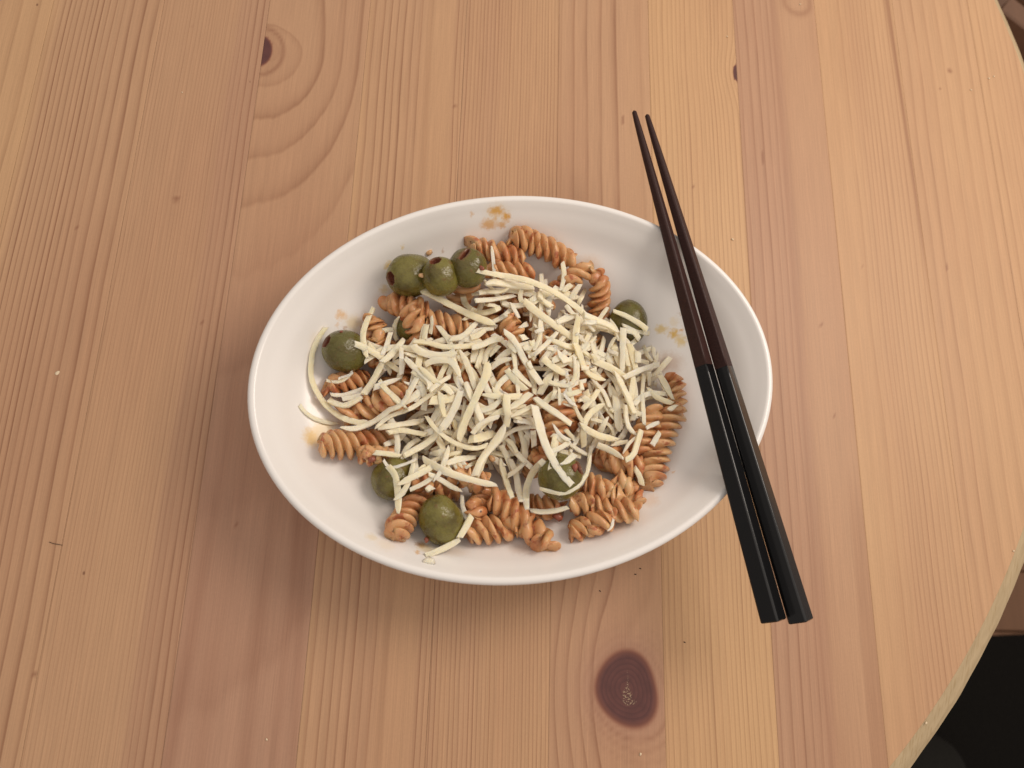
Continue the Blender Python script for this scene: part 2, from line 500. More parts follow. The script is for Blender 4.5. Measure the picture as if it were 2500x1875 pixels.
def fields(k, u, X, Y):
    ring = np.zeros_like(X); con = np.zeros_like(X); tone = np.zeros_like(X)
    knot = np.zeros_like(X); dark = np.zeros_like(X); pith = np.zeros_like(X)
    uu = u + 0.016 * w1(Y, 100 + k) + 0.10 * (Y - 0.15) * ((k * 37 % 5) - 2) * 0.25
    if k == 4:
        dx, dy = (X - K1[0]) / PX, (Y - K1[1]) / PX
        d = cathedral(dx + 4 * w1(Y, 5), dy, lambda m: 0.5 + 0.0052 * m, lambda m: 0.82 + np.clip(m - 110, 0, None) * 0.06)
        rr = np.interp(d, [0, 55, 110, 160, 204, 250, 304, 364, 434, 2000], [0, 1, 2, 3, 4, 5, 6, 7, 8, 30])
        ring = rr
        con = 0.52 * (0.30 + 0.70 * sstep(-620, -160, dy)) * np.where(d < 58, 0.3, 1)
        tone = 0.72 + 0.28 * sstep(-300, -900, dy)
        e = np.hypot(dx / 29, dy / 46)
        knot = np.maximum(knot, np.clip((1.05 - e) * 1.3, 0, 1))
        dark = np.maximum(dark, 0.75 * np.exp(-((np.hypot(dx / 54, dy / 68) - 1) / 0.10) ** 2) * sstep(-30, 20, dx))
        dark = np.maximum(dark, 0.22 * sstep(1.05, .9, np.hypot(dx / 54, dy / 68)))
        low = sstep(0.16, 0.03, Y)
        for (u0, wd, am, sd) in ((.10, .05, .42, 1), (.33, .07, .38, 2), (.62, .06, .58, 3), (.80, .045, .66, 4), (.95, .04, .45, 5)):
            dark = np.maximum(dark, am * low * np.exp(-((u - u0 - .045 * w1(Y, 40 + sd) - .8 * (Y + .02) * (0.5 - u0)) / wd) ** 2) * (0.6 + 0.4 * np.clip(w1(Y, 60 + sd, 1.6), -1, 1)))
    else:
        sp = SPEC.get(k) or [(0, .10 + .02 * (k % 3), .35, .3 + .2 * (k % 2)), (1, .09, .4, .4)]
        g = np.linspace(-0.6, 1.6, 1500)
        dens = 1 / np.interp(g, [s[0] for s in sp], [s[1] for s in sp])
        rr = np.random.default_rng(200 + k)
        mod = np.interp(g, np.linspace(-.6, 1.6, 26), rr.uniform(0.72, 1.35, 26))
        cum = np.cumsum(dens * mod) * (g[1] - g[0])
        if k == 7:
            dx, dy = (X - K2[0]) / PX * 1.1, (Y - K2[1]) / PX * 1.1
            uu = uu + 0.33 * np.exp(-(dy / 235) ** 2) * np.exp(-np.abs(np.minimum(dx + 60, 0)) / 130) * np.where(dx < 0, 1, np.exp(-(dx / 60) ** 2))
        if k == 8:
            dx, dy = (X - K3[0]) / PX, (Y - K3[1]) / PX
            uu = uu + 0.10 * np.exp(-(dy / 70) ** 2) * np.exp(-np.abs(np.minimum(dx, 0)) / 50)
        ring = np.interp(uu, g, cum)
        con = np.interp(uu, [s[0] for s in sp], [s[2] for s in sp])
        tone = np.interp(uu, [s[0] for s in sp], [s[3] for s in sp])
        if k == 7:
            e = np.hypot(dx / 79, dy / 90) * (1 + 0.05 * np.sin(3 * np.arctan2(dy, dx) + 1) + 0.05 * np.sin(np.arctan2(dy, dx) * 2))
            knot = np.clip((1.04 - e) * 1.15, 0, 1)
            pith = np.maximum(np.exp(-((dx - 0) / 16) ** 2 - ((dy + 16) / 26) ** 2), np.exp(-((dx - 3) / 4) ** 2) * sstep(85, 20, dy) * sstep(-60, -20, dy))
            pith = np.maximum(pith, np.exp(-((dy + 25 + .3 * dx) / 5) ** 2) * sstep(50, 20, dx) * sstep(-5, 5, dx))
            near = np.exp(-np.clip(e - 1, 0, None) / 0.45)
            con = np.maximum(con * (1 - .6 * near), 0)
            tone = np.clip(tone + 0.5 * near, 0, 1)
            for (rr_, am, wd) in ((1.13, .5, .05), (1.36, .28, .05), (1.62, .16, .05)):
                dark = np.maximum(dark, am * np.exp(-((e * (1 - .10 * np.sin(np.arctan2(dy, dx) + 2.2)) - rr_) / wd) ** 2) * (0.45 + 0.55 * sstep(1.0, -1.0, np.sin(np.arctan2(dy, dx)))))
        if k == 8:
            e = np.hypot(dx / 11, dy / 27)
            knot = np.clip((1.1 - e) * 1.2, 0, 1)
        if k == 9:
            dx, dy = (X - K9[0]) / PX, (Y - K9[1]) / PX
            d = cathedral(dx, dy, lambda m: 0.6 + 0.009 * m, lambda m: 5 + 0 * m)
            dark = np.maximum(dark, 0.5 * np.exp(-((d - 38) / 8) ** 2))
            dark = np.maximum(dark, 0.35 * np.exp(-((u - .47 - .012 * w1(Y, 9)) / .022) ** 2))
            dark = np.maximum(dark, 0.30 * sstep(.84, .87, u - .015 * w1(Y, 3)) * sstep(.085, .04, Y))
        if k == 10:
            dark = np.maximum(dark, 0.85 * sstep(0.12, 0.22, Y) * np.exp(-((u - (.985 - .055 * sstep(.2, .4, Y))) / (.012 + .030 * sstep(.18, .42, Y))) ** 2) * (0.85 + .15 * np.sin(u * 260)))
        if k == 3:
            dark = np.maximum(dark, 0.16 * sstep(.70, .78, u + .02 * w1(Y, 8)) * sstep(.2, -.05, Y))
    for (c, rx, ry) in PIN:
        e = np.hypot((X - c[0]) / PX / max(rx, 3.2), (Y - c[1]) / PX / max(ry, 3.2))
        if e.min() < 2.5:
            dark = np.maximum(dark, 0.8 * sstep(1.3, 0.6, e))
    jit = np.random.default_rng(k + 50)
    tone = np.clip(tone + 0.10 * w1(Y * 0.4, 300 + k), 0, 1)
    return dict(ring=ring + jit.uniform(0, 50), contrast=con, tone=tone, knot=knot, streak=dark, pith=pith)


YD0, YD1 = -0.10, 0.46
for k in range(-5, 13):
    x0, x1 = BOFF + BW * (k - 2), BOFF + BW * (k - 1)
    xe0, xe1 = max(x0 + 0.00005, TC[0] - TR + 1e-4), min(x1 - 0.00005, TC[0] + TR - 1e-4)
    if xe1 <= xe0: continue
    vis = k >= 0
    n = 44 if vis else 8
    ts = np.linspace(0, 1, n)
    xs = xe0 + (xe1 - xe0) * (ts if k < 12 else np.sin(ts * math.pi / 2))
    xs = np.insert(xs, [1, len(xs) - 1], [xs[0] + 0.0004, xs[-1] - 0.0004])
    cols = []
    for x in xs:
        h = math.sqrt(max(TR ** 2 - (x - TC[0]) ** 2, 1e-8))
        ya, yb = TC[1] - h, TC[1] + h
        m = 300 if vis else 20
        if vis and k < 11:
            yd = max(YD0, ya + .004)
            yy = np.concatenate([np.linspace(ya, yd, 12, endpoint=False), np.linspace(yd, min(YD1, yb - .002), m), np.linspace(min(YD1, yb - .002), yb, 8)[1:]])
        else:
            yy = ya + (yb - ya) * (0.5 - 0.5 * np.cos(np.linspace(0, 1, m + 19) * math.pi)) if k == 12 else np.linspace(ya, yb, m + 19)
        cols.append(np.c_[np.full(len(yy), x), yy])
    A = np.array(cols)                      # (nx, ny, 2)
    nx, ny = A.shape[:2]
    z = np.zeros((nx, ny)); z[0, :] = -0.00012; z[-1, :] = -0.00012
    X, Y = A[..., 0].ravel(), A[..., 1].ravel()
    V = np.c_[X, Y, z.ravel()]
    F = [(i * ny + j, (i + 1) * ny + j, (i + 1) * ny + j + 1, i * ny + j + 1) for i in range(nx - 1) for j in range(ny - 1)]
    ntop = len(V)
    loop = [i * ny for i in range(nx)] + [(nx - 1) * ny + j for j in range(1, ny)] + [i * ny + ny - 1 for i in range(nx - 2, -1, -1)] + [j for j in range(ny - 2, 0, -1)]
    lo = V[loop].copy(); lo[:, 2] = -0.027
    V = np.vstack([V, lo])
    L = len(loop)
    F += [(loop[i], ntop + i, ntop + (i + 1) % L, loop[(i + 1) % L]) for i in range(L)]
    F.append(tuple(range(ntop + L - 1, ntop - 1, -1)))
    u = (V[:, 0] - x0) / BW
    at = fields(k, u, V[:, 0], V[:, 1])
    o = mesh_obj('plank', V, F, WOOD, smooth=False, attrs=at)
    o.parent = table
    o.matrix_parent_inverse = Matrix.Translation(table.location).inverted()

# bevelled rim of end grain
v, f = [], []
NE = 720
prof = [(0.0, -0.0004), (0.0, -0.0001), (0.0036, -0.0020), (0.0086, -0.0050), (0.0118, -0.0076), (0.0124, -0.0096), (0.0124, -0.026), (0.009, -0.0275), (-0.004, -0.0275)]
for i in range(NE):
    a = 2 * math.pi * i / NE
    wv = 0.0005 * math.sin(a * 23) + 0.0004 * math.sin(a * 61 + 1) + 0.0003 * math.sin(a * 131)
    for j, (dr, dz) in enumerate(prof):
        rr = TR + dr + (wv * 0.30 if 1 < j < 8 else (0.0001 if j else 0))
        v.append((TC[0] + rr * math.cos(a), TC[1] + rr * math.sin(a), dz))
npf = len(prof)
for i in range(NE):
    for j in range(npf - 1):
        i2 = (i + 1) % NE
        f.append((i * npf + j, i2 * npf + j, i2 * npf + j + 1, i * npf + j + 1))
o = mesh_obj('slanted_edge', v, f, EDGE, smooth=False)
o.parent = table
o.matrix_parent_inverse = Matrix.Translation(table.location).inverted()
# pedestal under the top
v, f = [], []
pp = [(0.10, -0.0285), (0.10, -0.06), (0.045, -0.08), (0.04, -0.35), (0.05, -0.68), (0.16, -0.71), (0.17, FZ)]
for i in range(24):
    a = 2 * math.pi * i / 24
    for r_, z_ in pp: v.append((TC[0] - .05 + r_ * math.cos(a), TC[1] + r_ * math.sin(a), z_))
for i in range(24):
    for j in range(len(pp) - 1):
        i2 = (i + 1) % 24
        f.append((i * 7 + j, i * 7 + j + 1, i2 * 7 + j + 1, i2 * 7 + j))
o = mesh_obj('pedestal', v, f, CHAIRWOOD)
o.parent = table
o.matrix_parent_inverse = Matrix.Translation(table.location).inverted()

# ------------------------------------------------------------------ bowl
BA, BB, BANG, RZ = 0.11613, 0.08737, math.radians(11.2), 0.045
cB, sB = math.cos(BANG), math.sin(BANG)


def gprof(t):
    t = np.asarray(t, float)
    s = np.clip((t - .25) / .68, 0, 1)
    return 0.70 * (s * s * (1.55 - .55 * s)) + 0.30 * np.clip((t - .84) / .16, 0, 1) ** 1.7


def bowl_z(x, y):
    dx, dy = np.asarray(x) - BC[0], np.asarray(y) - BC[1]
    lx, ly = dx * cB + dy * sB, -dx * sB + dy * cB
    t = np.hypot(lx / (BA - .0034), ly / (BB - .0034))
    return 0.0065 + (0.0444 - 0.0065) * gprof(np.clip(t, 0, 1)), t


prof = []
for t in np.linspace(0, 1, 46)[1:]:
    prof.append((t, -.0034 * t, 0.0065 + (0.0444 - 0.0065) * float(gprof(t))))
for a in np.linspace(2.36, -0.25, 12)[1:]:
    prof.append((1.0, -.002 + .002 * math.cos(a), .043 + .002 * math.sin(a)))
for t in np.linspace(1, .46, 24)[1:]:
    zz = 0.0065 + (0.0425 - 0.0065) * float(gprof(t)) - 0.0052
    prof.append((t, 0.0 - 0.0015 * (1 - t), max(zz, 0.0032)))
prof += [(.455, 0, .0004), (.445, 0, 0.0), (.42, 0, 0.0), (.41, 0, .0012), (.30, 0, .0014)]
NS = 160
v = [(BC[0], BC[1], .0065)]
f = []
for (k_, d_, z_) in prof:
    for i in range(NS):
        a = 2 * math.pi * i / NS
        lx, ly = (BA * k_ + d_) * math.cos(a), (BB * k_ + d_) * math.sin(a)
        v.append((BC[0] + lx * cB - ly * sB, BC[1] + lx * sB + ly * cB, z_))
for i in range(NS): f.append((0, 1 + i, 1 + (i + 1) % NS))
for j in range(len(prof) - 1):
    for i in range(NS):
        i2 = (i + 1) % NS
        f.append((1 + j * NS + i, 1 + (j + 1) * NS + i, 1 + (j + 1) * NS + i2, 1 + j * NS + i2))
f.append(tuple(1 + (len(prof) - 1) * NS + i for i in range(NS)))


def on_bowl(px):
    z = 0.03
    for _ in range(8):
        p = P(px, z)[0]
        z = float(bowl_z(p[0], p[1])[0])
    return np.array([p[0], p[1], z])


OR, YE, BR = (0.66, 0.33, 0.055), (0.70, 0.52, 0.20), (0.42, 0.22, 0.09)
SP = [((1212, 514), 14, 1.7, .95, OR), ((1237, 528), 14, .9, .95, OR), ((1195, 545), 16, 1.6, .75, OR), ((1226, 545), 11, 1, .7, OR), ((1151, 523), 8, .8, .5, OR),
      ((1210, 532), 7, .8, .6, OR), ((983, 603), 8, .8, .65, YE), ((951, 648), 13, 1.2, .9, YE), ((938, 706), 12, 1.2, .6, YE), ((833, 769), 13, 1.3, .7, (.72, .42, .15)),
      ((862, 790), 22, 1.1, .5, YE), ((1080, 612), 7, .8, .5, BR), ((825, 793), 9, .8, .35, OR), ((842, 802), 7, 1, .5, BR), ((1614, 803), 13, 1.6, .85, YE), ((1645, 815), 15, .9, .95, (.66, .42, .09)),
      ((1662, 832), 17, .9, .8, YE), ((1665, 806), 7, 1, .7, OR), ((1664, 767), 7, 1.3, .45, BR), ((1645, 785), 14, 1, .3, YE), ((762, 1068), 26, .9, .85, (.74, .50, .17)), ((790, 1046), 26, 1.2, .65, YE),
      ((907, 1312), 14, 1, .35, YE), ((1027, 1330), 13, 1.2, .85, BR), ((1020, 1348), 9, .9, .6, OR), ((1042, 1340), 18, 1.3, .5, YE), ((1632, 885), 30, 1.5, .45, BR), ((1645, 1152), 5, 1, .55, OR),
      ((1352, 587), 9, 1, .4, (.6, .42, .25)), ((1236, 1323), 9, 1.2, .4, BR), ((1275, 1342), 22, 1.5, .3, BR), ((1330, 700), 30, 1.2, .15, OR), ((770, 830), 20, 1, .15, YE),
      ((1215, 518), 30, 1.2, .22, YE), ((1440, 640), 22, 1.5, .22, OR), ((1105, 1345), 24, 1.6, .2, OR), ((1500, 1288), 26, 1.4, .22, OR), ((1590, 1222), 22, 1, .25, OR), ((925, 1148), 20, 1, .25, OR), ((775, 985), 22, 1, .2, OR), ((1560, 870), 24, 1, .25, YE), ((940, 1330), 20, 1.2, .2, YE)]
spots = []
for (p, rpx, sx, amt, c_) in SP:
    q = on_bowl(p)
    spots.append((tuple(q), rpx * 0.000185, sx, amt, c_))
PORC = porcelain_material(spots)
bowl = mesh_obj('bowl', v, f, PORC)
props(bowl, 'white glazed oval bowl of pasta with sauce smears on its inner wall', 'bowl')

# ------------------------------------------------------------------ height map of what already lies in the bowl
G = 0.001
GX0, GY0, GNX, GNY = BC[0] - 0.13, BC[1] - 0.11, 260, 220
gx = GX0 + (np.arange(GNX) + .5) * G
gy = GY0 + (np.arange(GNY) + .5) * G
GXX, GYY = np.meshgrid(gx, gy, indexing='ij')
HM, TT = bowl_z(GXX, GYY)
HM = np.where(TT > 1.02, 0.0, HM)


def hm(x, y):
    i = np.clip(((np.asarray(x) - GX0) / G).astype(int), 0, GNX - 1)
    j = np.clip(((np.asarray(y) - GY0) / G).astype(int), 0, GNY - 1)
    return HM[i, j]


def stamp(V):
    i = ((V[:, 0] - GX0) / G).astype(int); j = ((V[:, 1] - GY0) / G).astype(int)
    ok = (i >= 0) & (i < GNX) & (j >= 0) & (j < GNY)
    np.maximum.at(HM, (i[ok], j[ok]), V[ok, 2])


def rest_line(t, h, smax=0.02):
    """stiff bar resting on heights h at parameters t: its line through the upper hull over the middle"""
    tm = 0.5
    hmid = np.interp(tm, t, h)
    best = hmid
    L, Rr = t < tm - 1e-9, t > tm + 1e-9
    for i in np.nonzero(L)[0]:
        for j in np.nonzero(Rr)[0]:
            best = max(best, h[i] + (h[j] - h[i]) * (tm - t[i]) / (t[j] - t[i]))
    sl = np.min((best - h[L]) / (tm - t[L]))          # steepest slope that clears the left half
    sr = np.max((h[Rr] - best) / (t[Rr] - tm))        # least slope that clears the right half
    fit = np.polyfit(t, h, 1)[0]
    s = min(max(fit, min(sl, sr)), max(sl, sr))
    s = float(np.clip(s, -smax, smax))
    return best + s * (t - tm)


def frames(C):
    T = np.gradient(C, axis=0)
    T /= np.linalg.norm(T, axis=1)[:, None] + 1e-12
    Nn = np.cross(np.array([0, 0, 1.0]), T)
    ln = np.linalg.norm(Nn, axis=1)[:, None]
    Nn = np.where(ln > 1e-3, Nn / (ln + 1e-12), np.array([1.0, 0, 0]))
    return T, Nn, np.cross(T, Nn)


def resample(p, n):
    p = np.asarray(p, float)
    if len(p) > 2:                      # Catmull-Rom through the traced points
        q = np.vstack([2 * p[0] - p[1], p, 2 * p[-1] - p[-2]])
        out = []
        for i in range(1, len(q) - 2):
            for s in np.linspace(0, 1, 12, endpoint=False):
                a, b, c, d = q[i - 1], q[i], q[i + 1], q[i + 2]
                out.append(0.5 * (2 * b + (c - a) * s + (2 * a - 5 * b + 4 * c - d) * s * s + (3 * b - a - 3 * c + d) * s ** 3))
        out.append(p[-1]); p = np.array(out)
    L = np.r_[0, np.cumsum(np.hypot(*np.diff(p, axis=0).T))]
    s = np.linspace(0, L[-1], n)
    return np.c_[np.interp(s, L, p[:, 0]), np.interp(s, L, p[:, 1])]


HC = P((1225, 935), .03)[0]


def mound(x, y):
    """height the middle line of a pasta twist may reach: a low dome over the bowl's floor"""
    dx, dy = np.asarray(x) - HC[0], np.asarray(y) - HC[1]
    lx, ly = dx * cB + dy * sB, -dx * sB + dy * cB
    d = np.hypot(lx / .082, ly / .064)
    return bowl_z(x, y)[0] + 0.0065 + 0.0195 * np.clip(1 - d ** 2, 0, 1) ** 0.8


LM = [((1000, 672), 'the leftmost back olive'), ((1076, 676), 'the shiny round olive'), ((1140, 655), 'the slit olive'), ((843, 858), 'the far left olive'), ((1534, 788), 'the dark right olive'),
      ((960, 1168), 'the lower left olive'), ((1077, 1272), 'the bottom olive'), ((1368, 1165), 'the speckled olive'), ((1320, 600), 'the topmost twist'), ((1462, 730), 'the upright twist at right'),
      ((1640, 1080), 'the big ribbed twist'), ((1250, 810), 'the orange end in the heap'), ((1370, 1020), 'the bright orange twist'), ((920, 985), 'the large sauced twist'), ((880, 1075), 'the far left twist'),
      ((1120, 930), 'the heap left of centre'), ((1240, 1000), 'the middle of the heap'), ((1400, 850), 'the bright top of the heap'), ((1510, 930), 'the right flank of the heap'), ((1100, 1060), 'the lower left of the heap'),
      ((1000, 870), 'the left flank of the heap'), ((1250, 720), 'the upper edge of the heap'), ((1480, 1080), 'the lower right of the heap'), ((1200, 1130), 'the lower edge of the heap')]


def say_where(p):
    p = np.asarray(p, float)
    m = p[len(p) // 2]
    d, nm = min((math.hypot(m[0] - a[0], m[1] - a[1]), n_) for a, n_ in LM)
    return m, nm


# ------------------------------------------------------------------ fusilli
def fusillo(pa, pb, rad=0.0058, label=None, group=None, tilt=(0, 0), bend=0.0, seed=0, lift=0.0, under=0.0):
    r = np.random.default_rng(seed + 1000)
    rad = rad * 1.10
    NA = 21
    t = np.linspace(0, 1, NA)
    px = np.c_[pa[0] + (pb[0] - pa[0]) * t, pa[1] + (pb[1] - pa[1]) * t]
    nv = np.array([-(pb[1] - pa[1]), pb[0] - pa[0]], float)
    px = px + nv * (bend * 4 * t * (1 - t))[:, None]
    z = np.full(NA, 0.02)
    for _ in range(5):
        C = P(px, z)
        T, Nn, _b = frames(C)
        h = np.full(NA, -1.0)
        for o in np.linspace(-.62, .62, 7):
            q = C + Nn * (o * rad)
            h = np.maximum(h, hm(q[:, 0], q[:, 1]) + rad * 0.9 * math.sqrt(1 - o * o))
        line = rest_line(t, h, 0.022)
        zz = line - 0.25 * np.clip(line - h, 0, 0.006)
        cap = mound(C[:, 0], C[:, 1]) - under
        over = np.max(zz - cap)
        zz = np.minimum(zz - max(0.0, 0.5 * over), cap + 0.001)
        zz = np.maximum(zz, bowl_z(C[:, 0], C[:, 1])[0] + rad * .75)
        z = zz + tilt[0] * (1 - t) + tilt[1] * t + lift
    C = P(px, z)
    # dense sweep
    n, m = 72, 45
    s = np.linspace(0, 1, n)
    Cd = np.c_[[np.interp(s, t, C[:, k]) for k in range(3)]].T
    Cd = Cd + np.c_[w1(s * .3, seed, 1), w1(s * .3, seed + 3, 1), w1(s * .3, seed + 6, 1) * .5] * 0.0004
    T, Nn, Bn = frames(Cd)
    L = float(np.sum(np.linalg.norm(np.diff(Cd, axis=0), axis=1)))
    pitch = 0.0138 * r.uniform(.86, 1.14)
    rad = rad * r.uniform(.94, 1.08)
    hand = 1
    th = np.linspace(0, 2 * math.pi, m, endpoint=False)
    ph0 = r.uniform(0, 6.28)
    tw = ph0 + hand * 2 * math.pi * (s * L) / pitch + 0.35 * w1(s * .4, seed + 9)
    lob = ((th * 3 / (2 * math.pi)) % 1) * 2 - 1
    fin = (np.clip(1 - np.abs(lob / 0.86) ** 2.1, 0, 1)) ** 0.62
    which = (th * 3 / (2 * math.pi)).astype(int)
    amp = np.array([1, r.uniform(.9, 1.02), r.uniform(.88, 1.0)])[which]
    core = r.uniform(.34, .44)
    R = np.zeros((n, m))
    for i in range(n):
        e = min(s[i], 1 - s[i]) * L
        endf = 0.70 + 0.30 * min(1, e / 0.0045)
        R[i] = rad * (core + (1 - core) * fin * amp * (1 + 0.05 * math.sin(7 * s[i] + seed)) * endf)
    R *= 1 + 0.03 * np.sin(np.add.outer(s * 31, th * 2 + seed))
    ang = tw[:, None] + th[None, :]
    # fins end unevenly, so the ends read as separate petals
    ext = np.zeros((n, m))
    for a in range(3):
        e0, e1 = r.uniform(-.0034, .0030, 2)
        msk = (which == a) * fin
        ext += msk[None, :] * (np.clip(1 - s * L / .006, 0, 1)[:, None] * e0 + np.clip(1 - (1 - s) * L / .006, 0, 1)[:, None] * e1)
    V = Cd[:, None, :] + Nn[:, None, :] * (R * np.cos(ang))[..., None] + Bn[:, None, :] * (R * np.sin(ang))[..., None] + T[:, None, :] * ext[..., None]
    V = V.reshape(-1, 3)
    F = [(i * m + j, i * m + (j + 1) % m, (i + 1) * m + (j + 1) % m, (i + 1) * m + j) for i in range(n - 1) for j in range(m)]
    a0, a1 = len(V), len(V) + 1
    V = np.vstack([V, Cd[0] + T[0] * 0.0004, Cd[-1] - T[-1] * 0.0004])
    for j in range(m):
        F.append((a0, (j + 1) % m, j))
        F.append((a1, (n - 1) * m + j, (n - 1) * m + (j + 1) % m))
    mid = Cd[n // 2].copy()
    mid[2] = V[:, 2].min()
    o = mesh_obj('fusilli', V, F, PASTA, loc=mid)
    props(o, label, 'pasta', group)
    stamp(V)
    return o


GAPS = [(1255, 800, 36), (1240, 925, 24), (1365, 1020, 44), (1320, 880, 20), (905, 975, 60), (820, 960, 50), (930, 800, 40), (1000, 760, 50), (1100, 770, 30)]


def filler_fusilli():
    n = 0
    for layer, (cx, cy, ax, ay, cnt) in enumerate(((1230, 930, 300, 175, 22), (1230, 915, 220, 110, 12))):
        for k in range(cnt):
            a = k * 2.39996
            rr = math.sqrt((k + .5) / cnt)
            x, y = cx + ax * rr * math.cos(a), cy + ay * rr * math.sin(a)
            th = rng.uniform(0, math.pi)
            ln = rng.uniform(75, 98)
            fusillo((x - ln * math.cos(th), y - ln * math.sin(th) * .9), (x + ln * math.cos(th), y + ln * math.sin(th) * .9), 0.0056,
                    'fusilli twist half hidden under cheese by ' + say_where([(x, y)])[1], 'fusilli twists buried under the cheese', seed=500 + n, under=.009 if layer == 0 else .004)
            n += 1


# ------------------------------------------------------------------ olives
def olive(px, ra, rb, axis, label, slit=False, seed=0, up=0.0, foot=.62):
    """stoned olive: ra half length, rb half width (pixels), axis in image (x right, y down, z up)"""
    z = 0.03
    for _ in range(6):
        sc = mpp(px, z) * 1.02
        a_, b_ = ra * sc, rb * sc
        r = min(a_, b_)
        c = P(px, z)[0]
        h = -1
        for d in np.linspace(0, foot, 5):
            for th in np.linspace(0, 6.28, 12):
                q = c + r * d * np.array([math.cos(th), math.sin(th), 0])
                h = max(h, float(hm(q[0], q[1])) + r * .95 * math.sqrt(1 - d * d))
        z = h + up
    c = P(px, z)[0]
    ax = axis[0] * RIGHT - axis[1] * UP - axis[2] * FWD
    ax /= np.linalg.norm(ax)
    e1 = np.cross(ax, [0.3, 0.2, 0.93]); e1 /= np.linalg.norm(e1); e2 = np.cross(ax, e1)
    prof = []
    hole = 0.34 if not slit else 0.55
    for th in np.linspace(math.asin(hole), math.pi - 0.02, 34):
        prof.append((b_ * math.sin(th) * (1 + .03 * math.cos(th)), a_ * math.cos(th), 0))
    q0 = prof[0]
    inner = [(q0[0] * .1, q0[1] - a_ * .55, 1), (q0[0] * .75, q0[1] - a_ * .45, 1), (q0[0] * .84, q0[1] - a_ * .12, 1), (q0[0] * .88, q0[1] + a_ * .005, .75), (q0[0] * .95, q0[1] + a_ * .015, .35)]
    prof = inner + prof + [(0.0001, -a_ * .985, .4)]
    n = 40
    V, pit = [], []
    for j, (rr, zz, p_) in enumerate(prof):
        for i in range(n):
            an = 2 * math.pi * i / n
            k1 = 1.0
            if slit and j < 9:
                k1 = (.30 if j < 4 else .42) if j < 5 else (.6 if j == 5 else .8 if j == 6 else 1)
            wob = 1 + .03 * math.sin(an * 3 + seed + zz * 300) + .015 * math.sin(an * 5 + seed * 2 - zz * 420) + (.05 * math.sin(an * 7 + seed) if 2 < j < 6 else 0)
            V.append(c + ax * zz * (1 + .01 * math.sin(an * 2 + seed)) + (e1 * math.cos(an) + e2 * math.sin(an) * k1) * rr * wob)
            pit.append(p_)
    V = np.array(V)
    F = [(j * n + i, j * n + (i + 1) % n, (j + 1) * n + (i + 1) % n, (j + 1) * n + i) for j in range(len(prof) - 1) for i in range(n)]
    F.append(tuple(range(n - 1, -1, -1))); F.append(tuple((len(prof) - 1) * n + i for i in range(n)))
    loc = c.copy(); loc[2] = V[:, 2].min()
    o = mesh_obj('olive', V, F, OLIVE, loc=loc, attrs={'pit': pit})
    props(o, label, 'olive', 'olives in the bowl')
    stamp(V)
    return o



filler_fusilli()
olive((1000, 800), 33, 33, (.2, .9, -.2), 'half hidden green olive under a standing fusilli twist', seed=5, up=-.004)
FG = 'fusilli twists round the cheese heap'
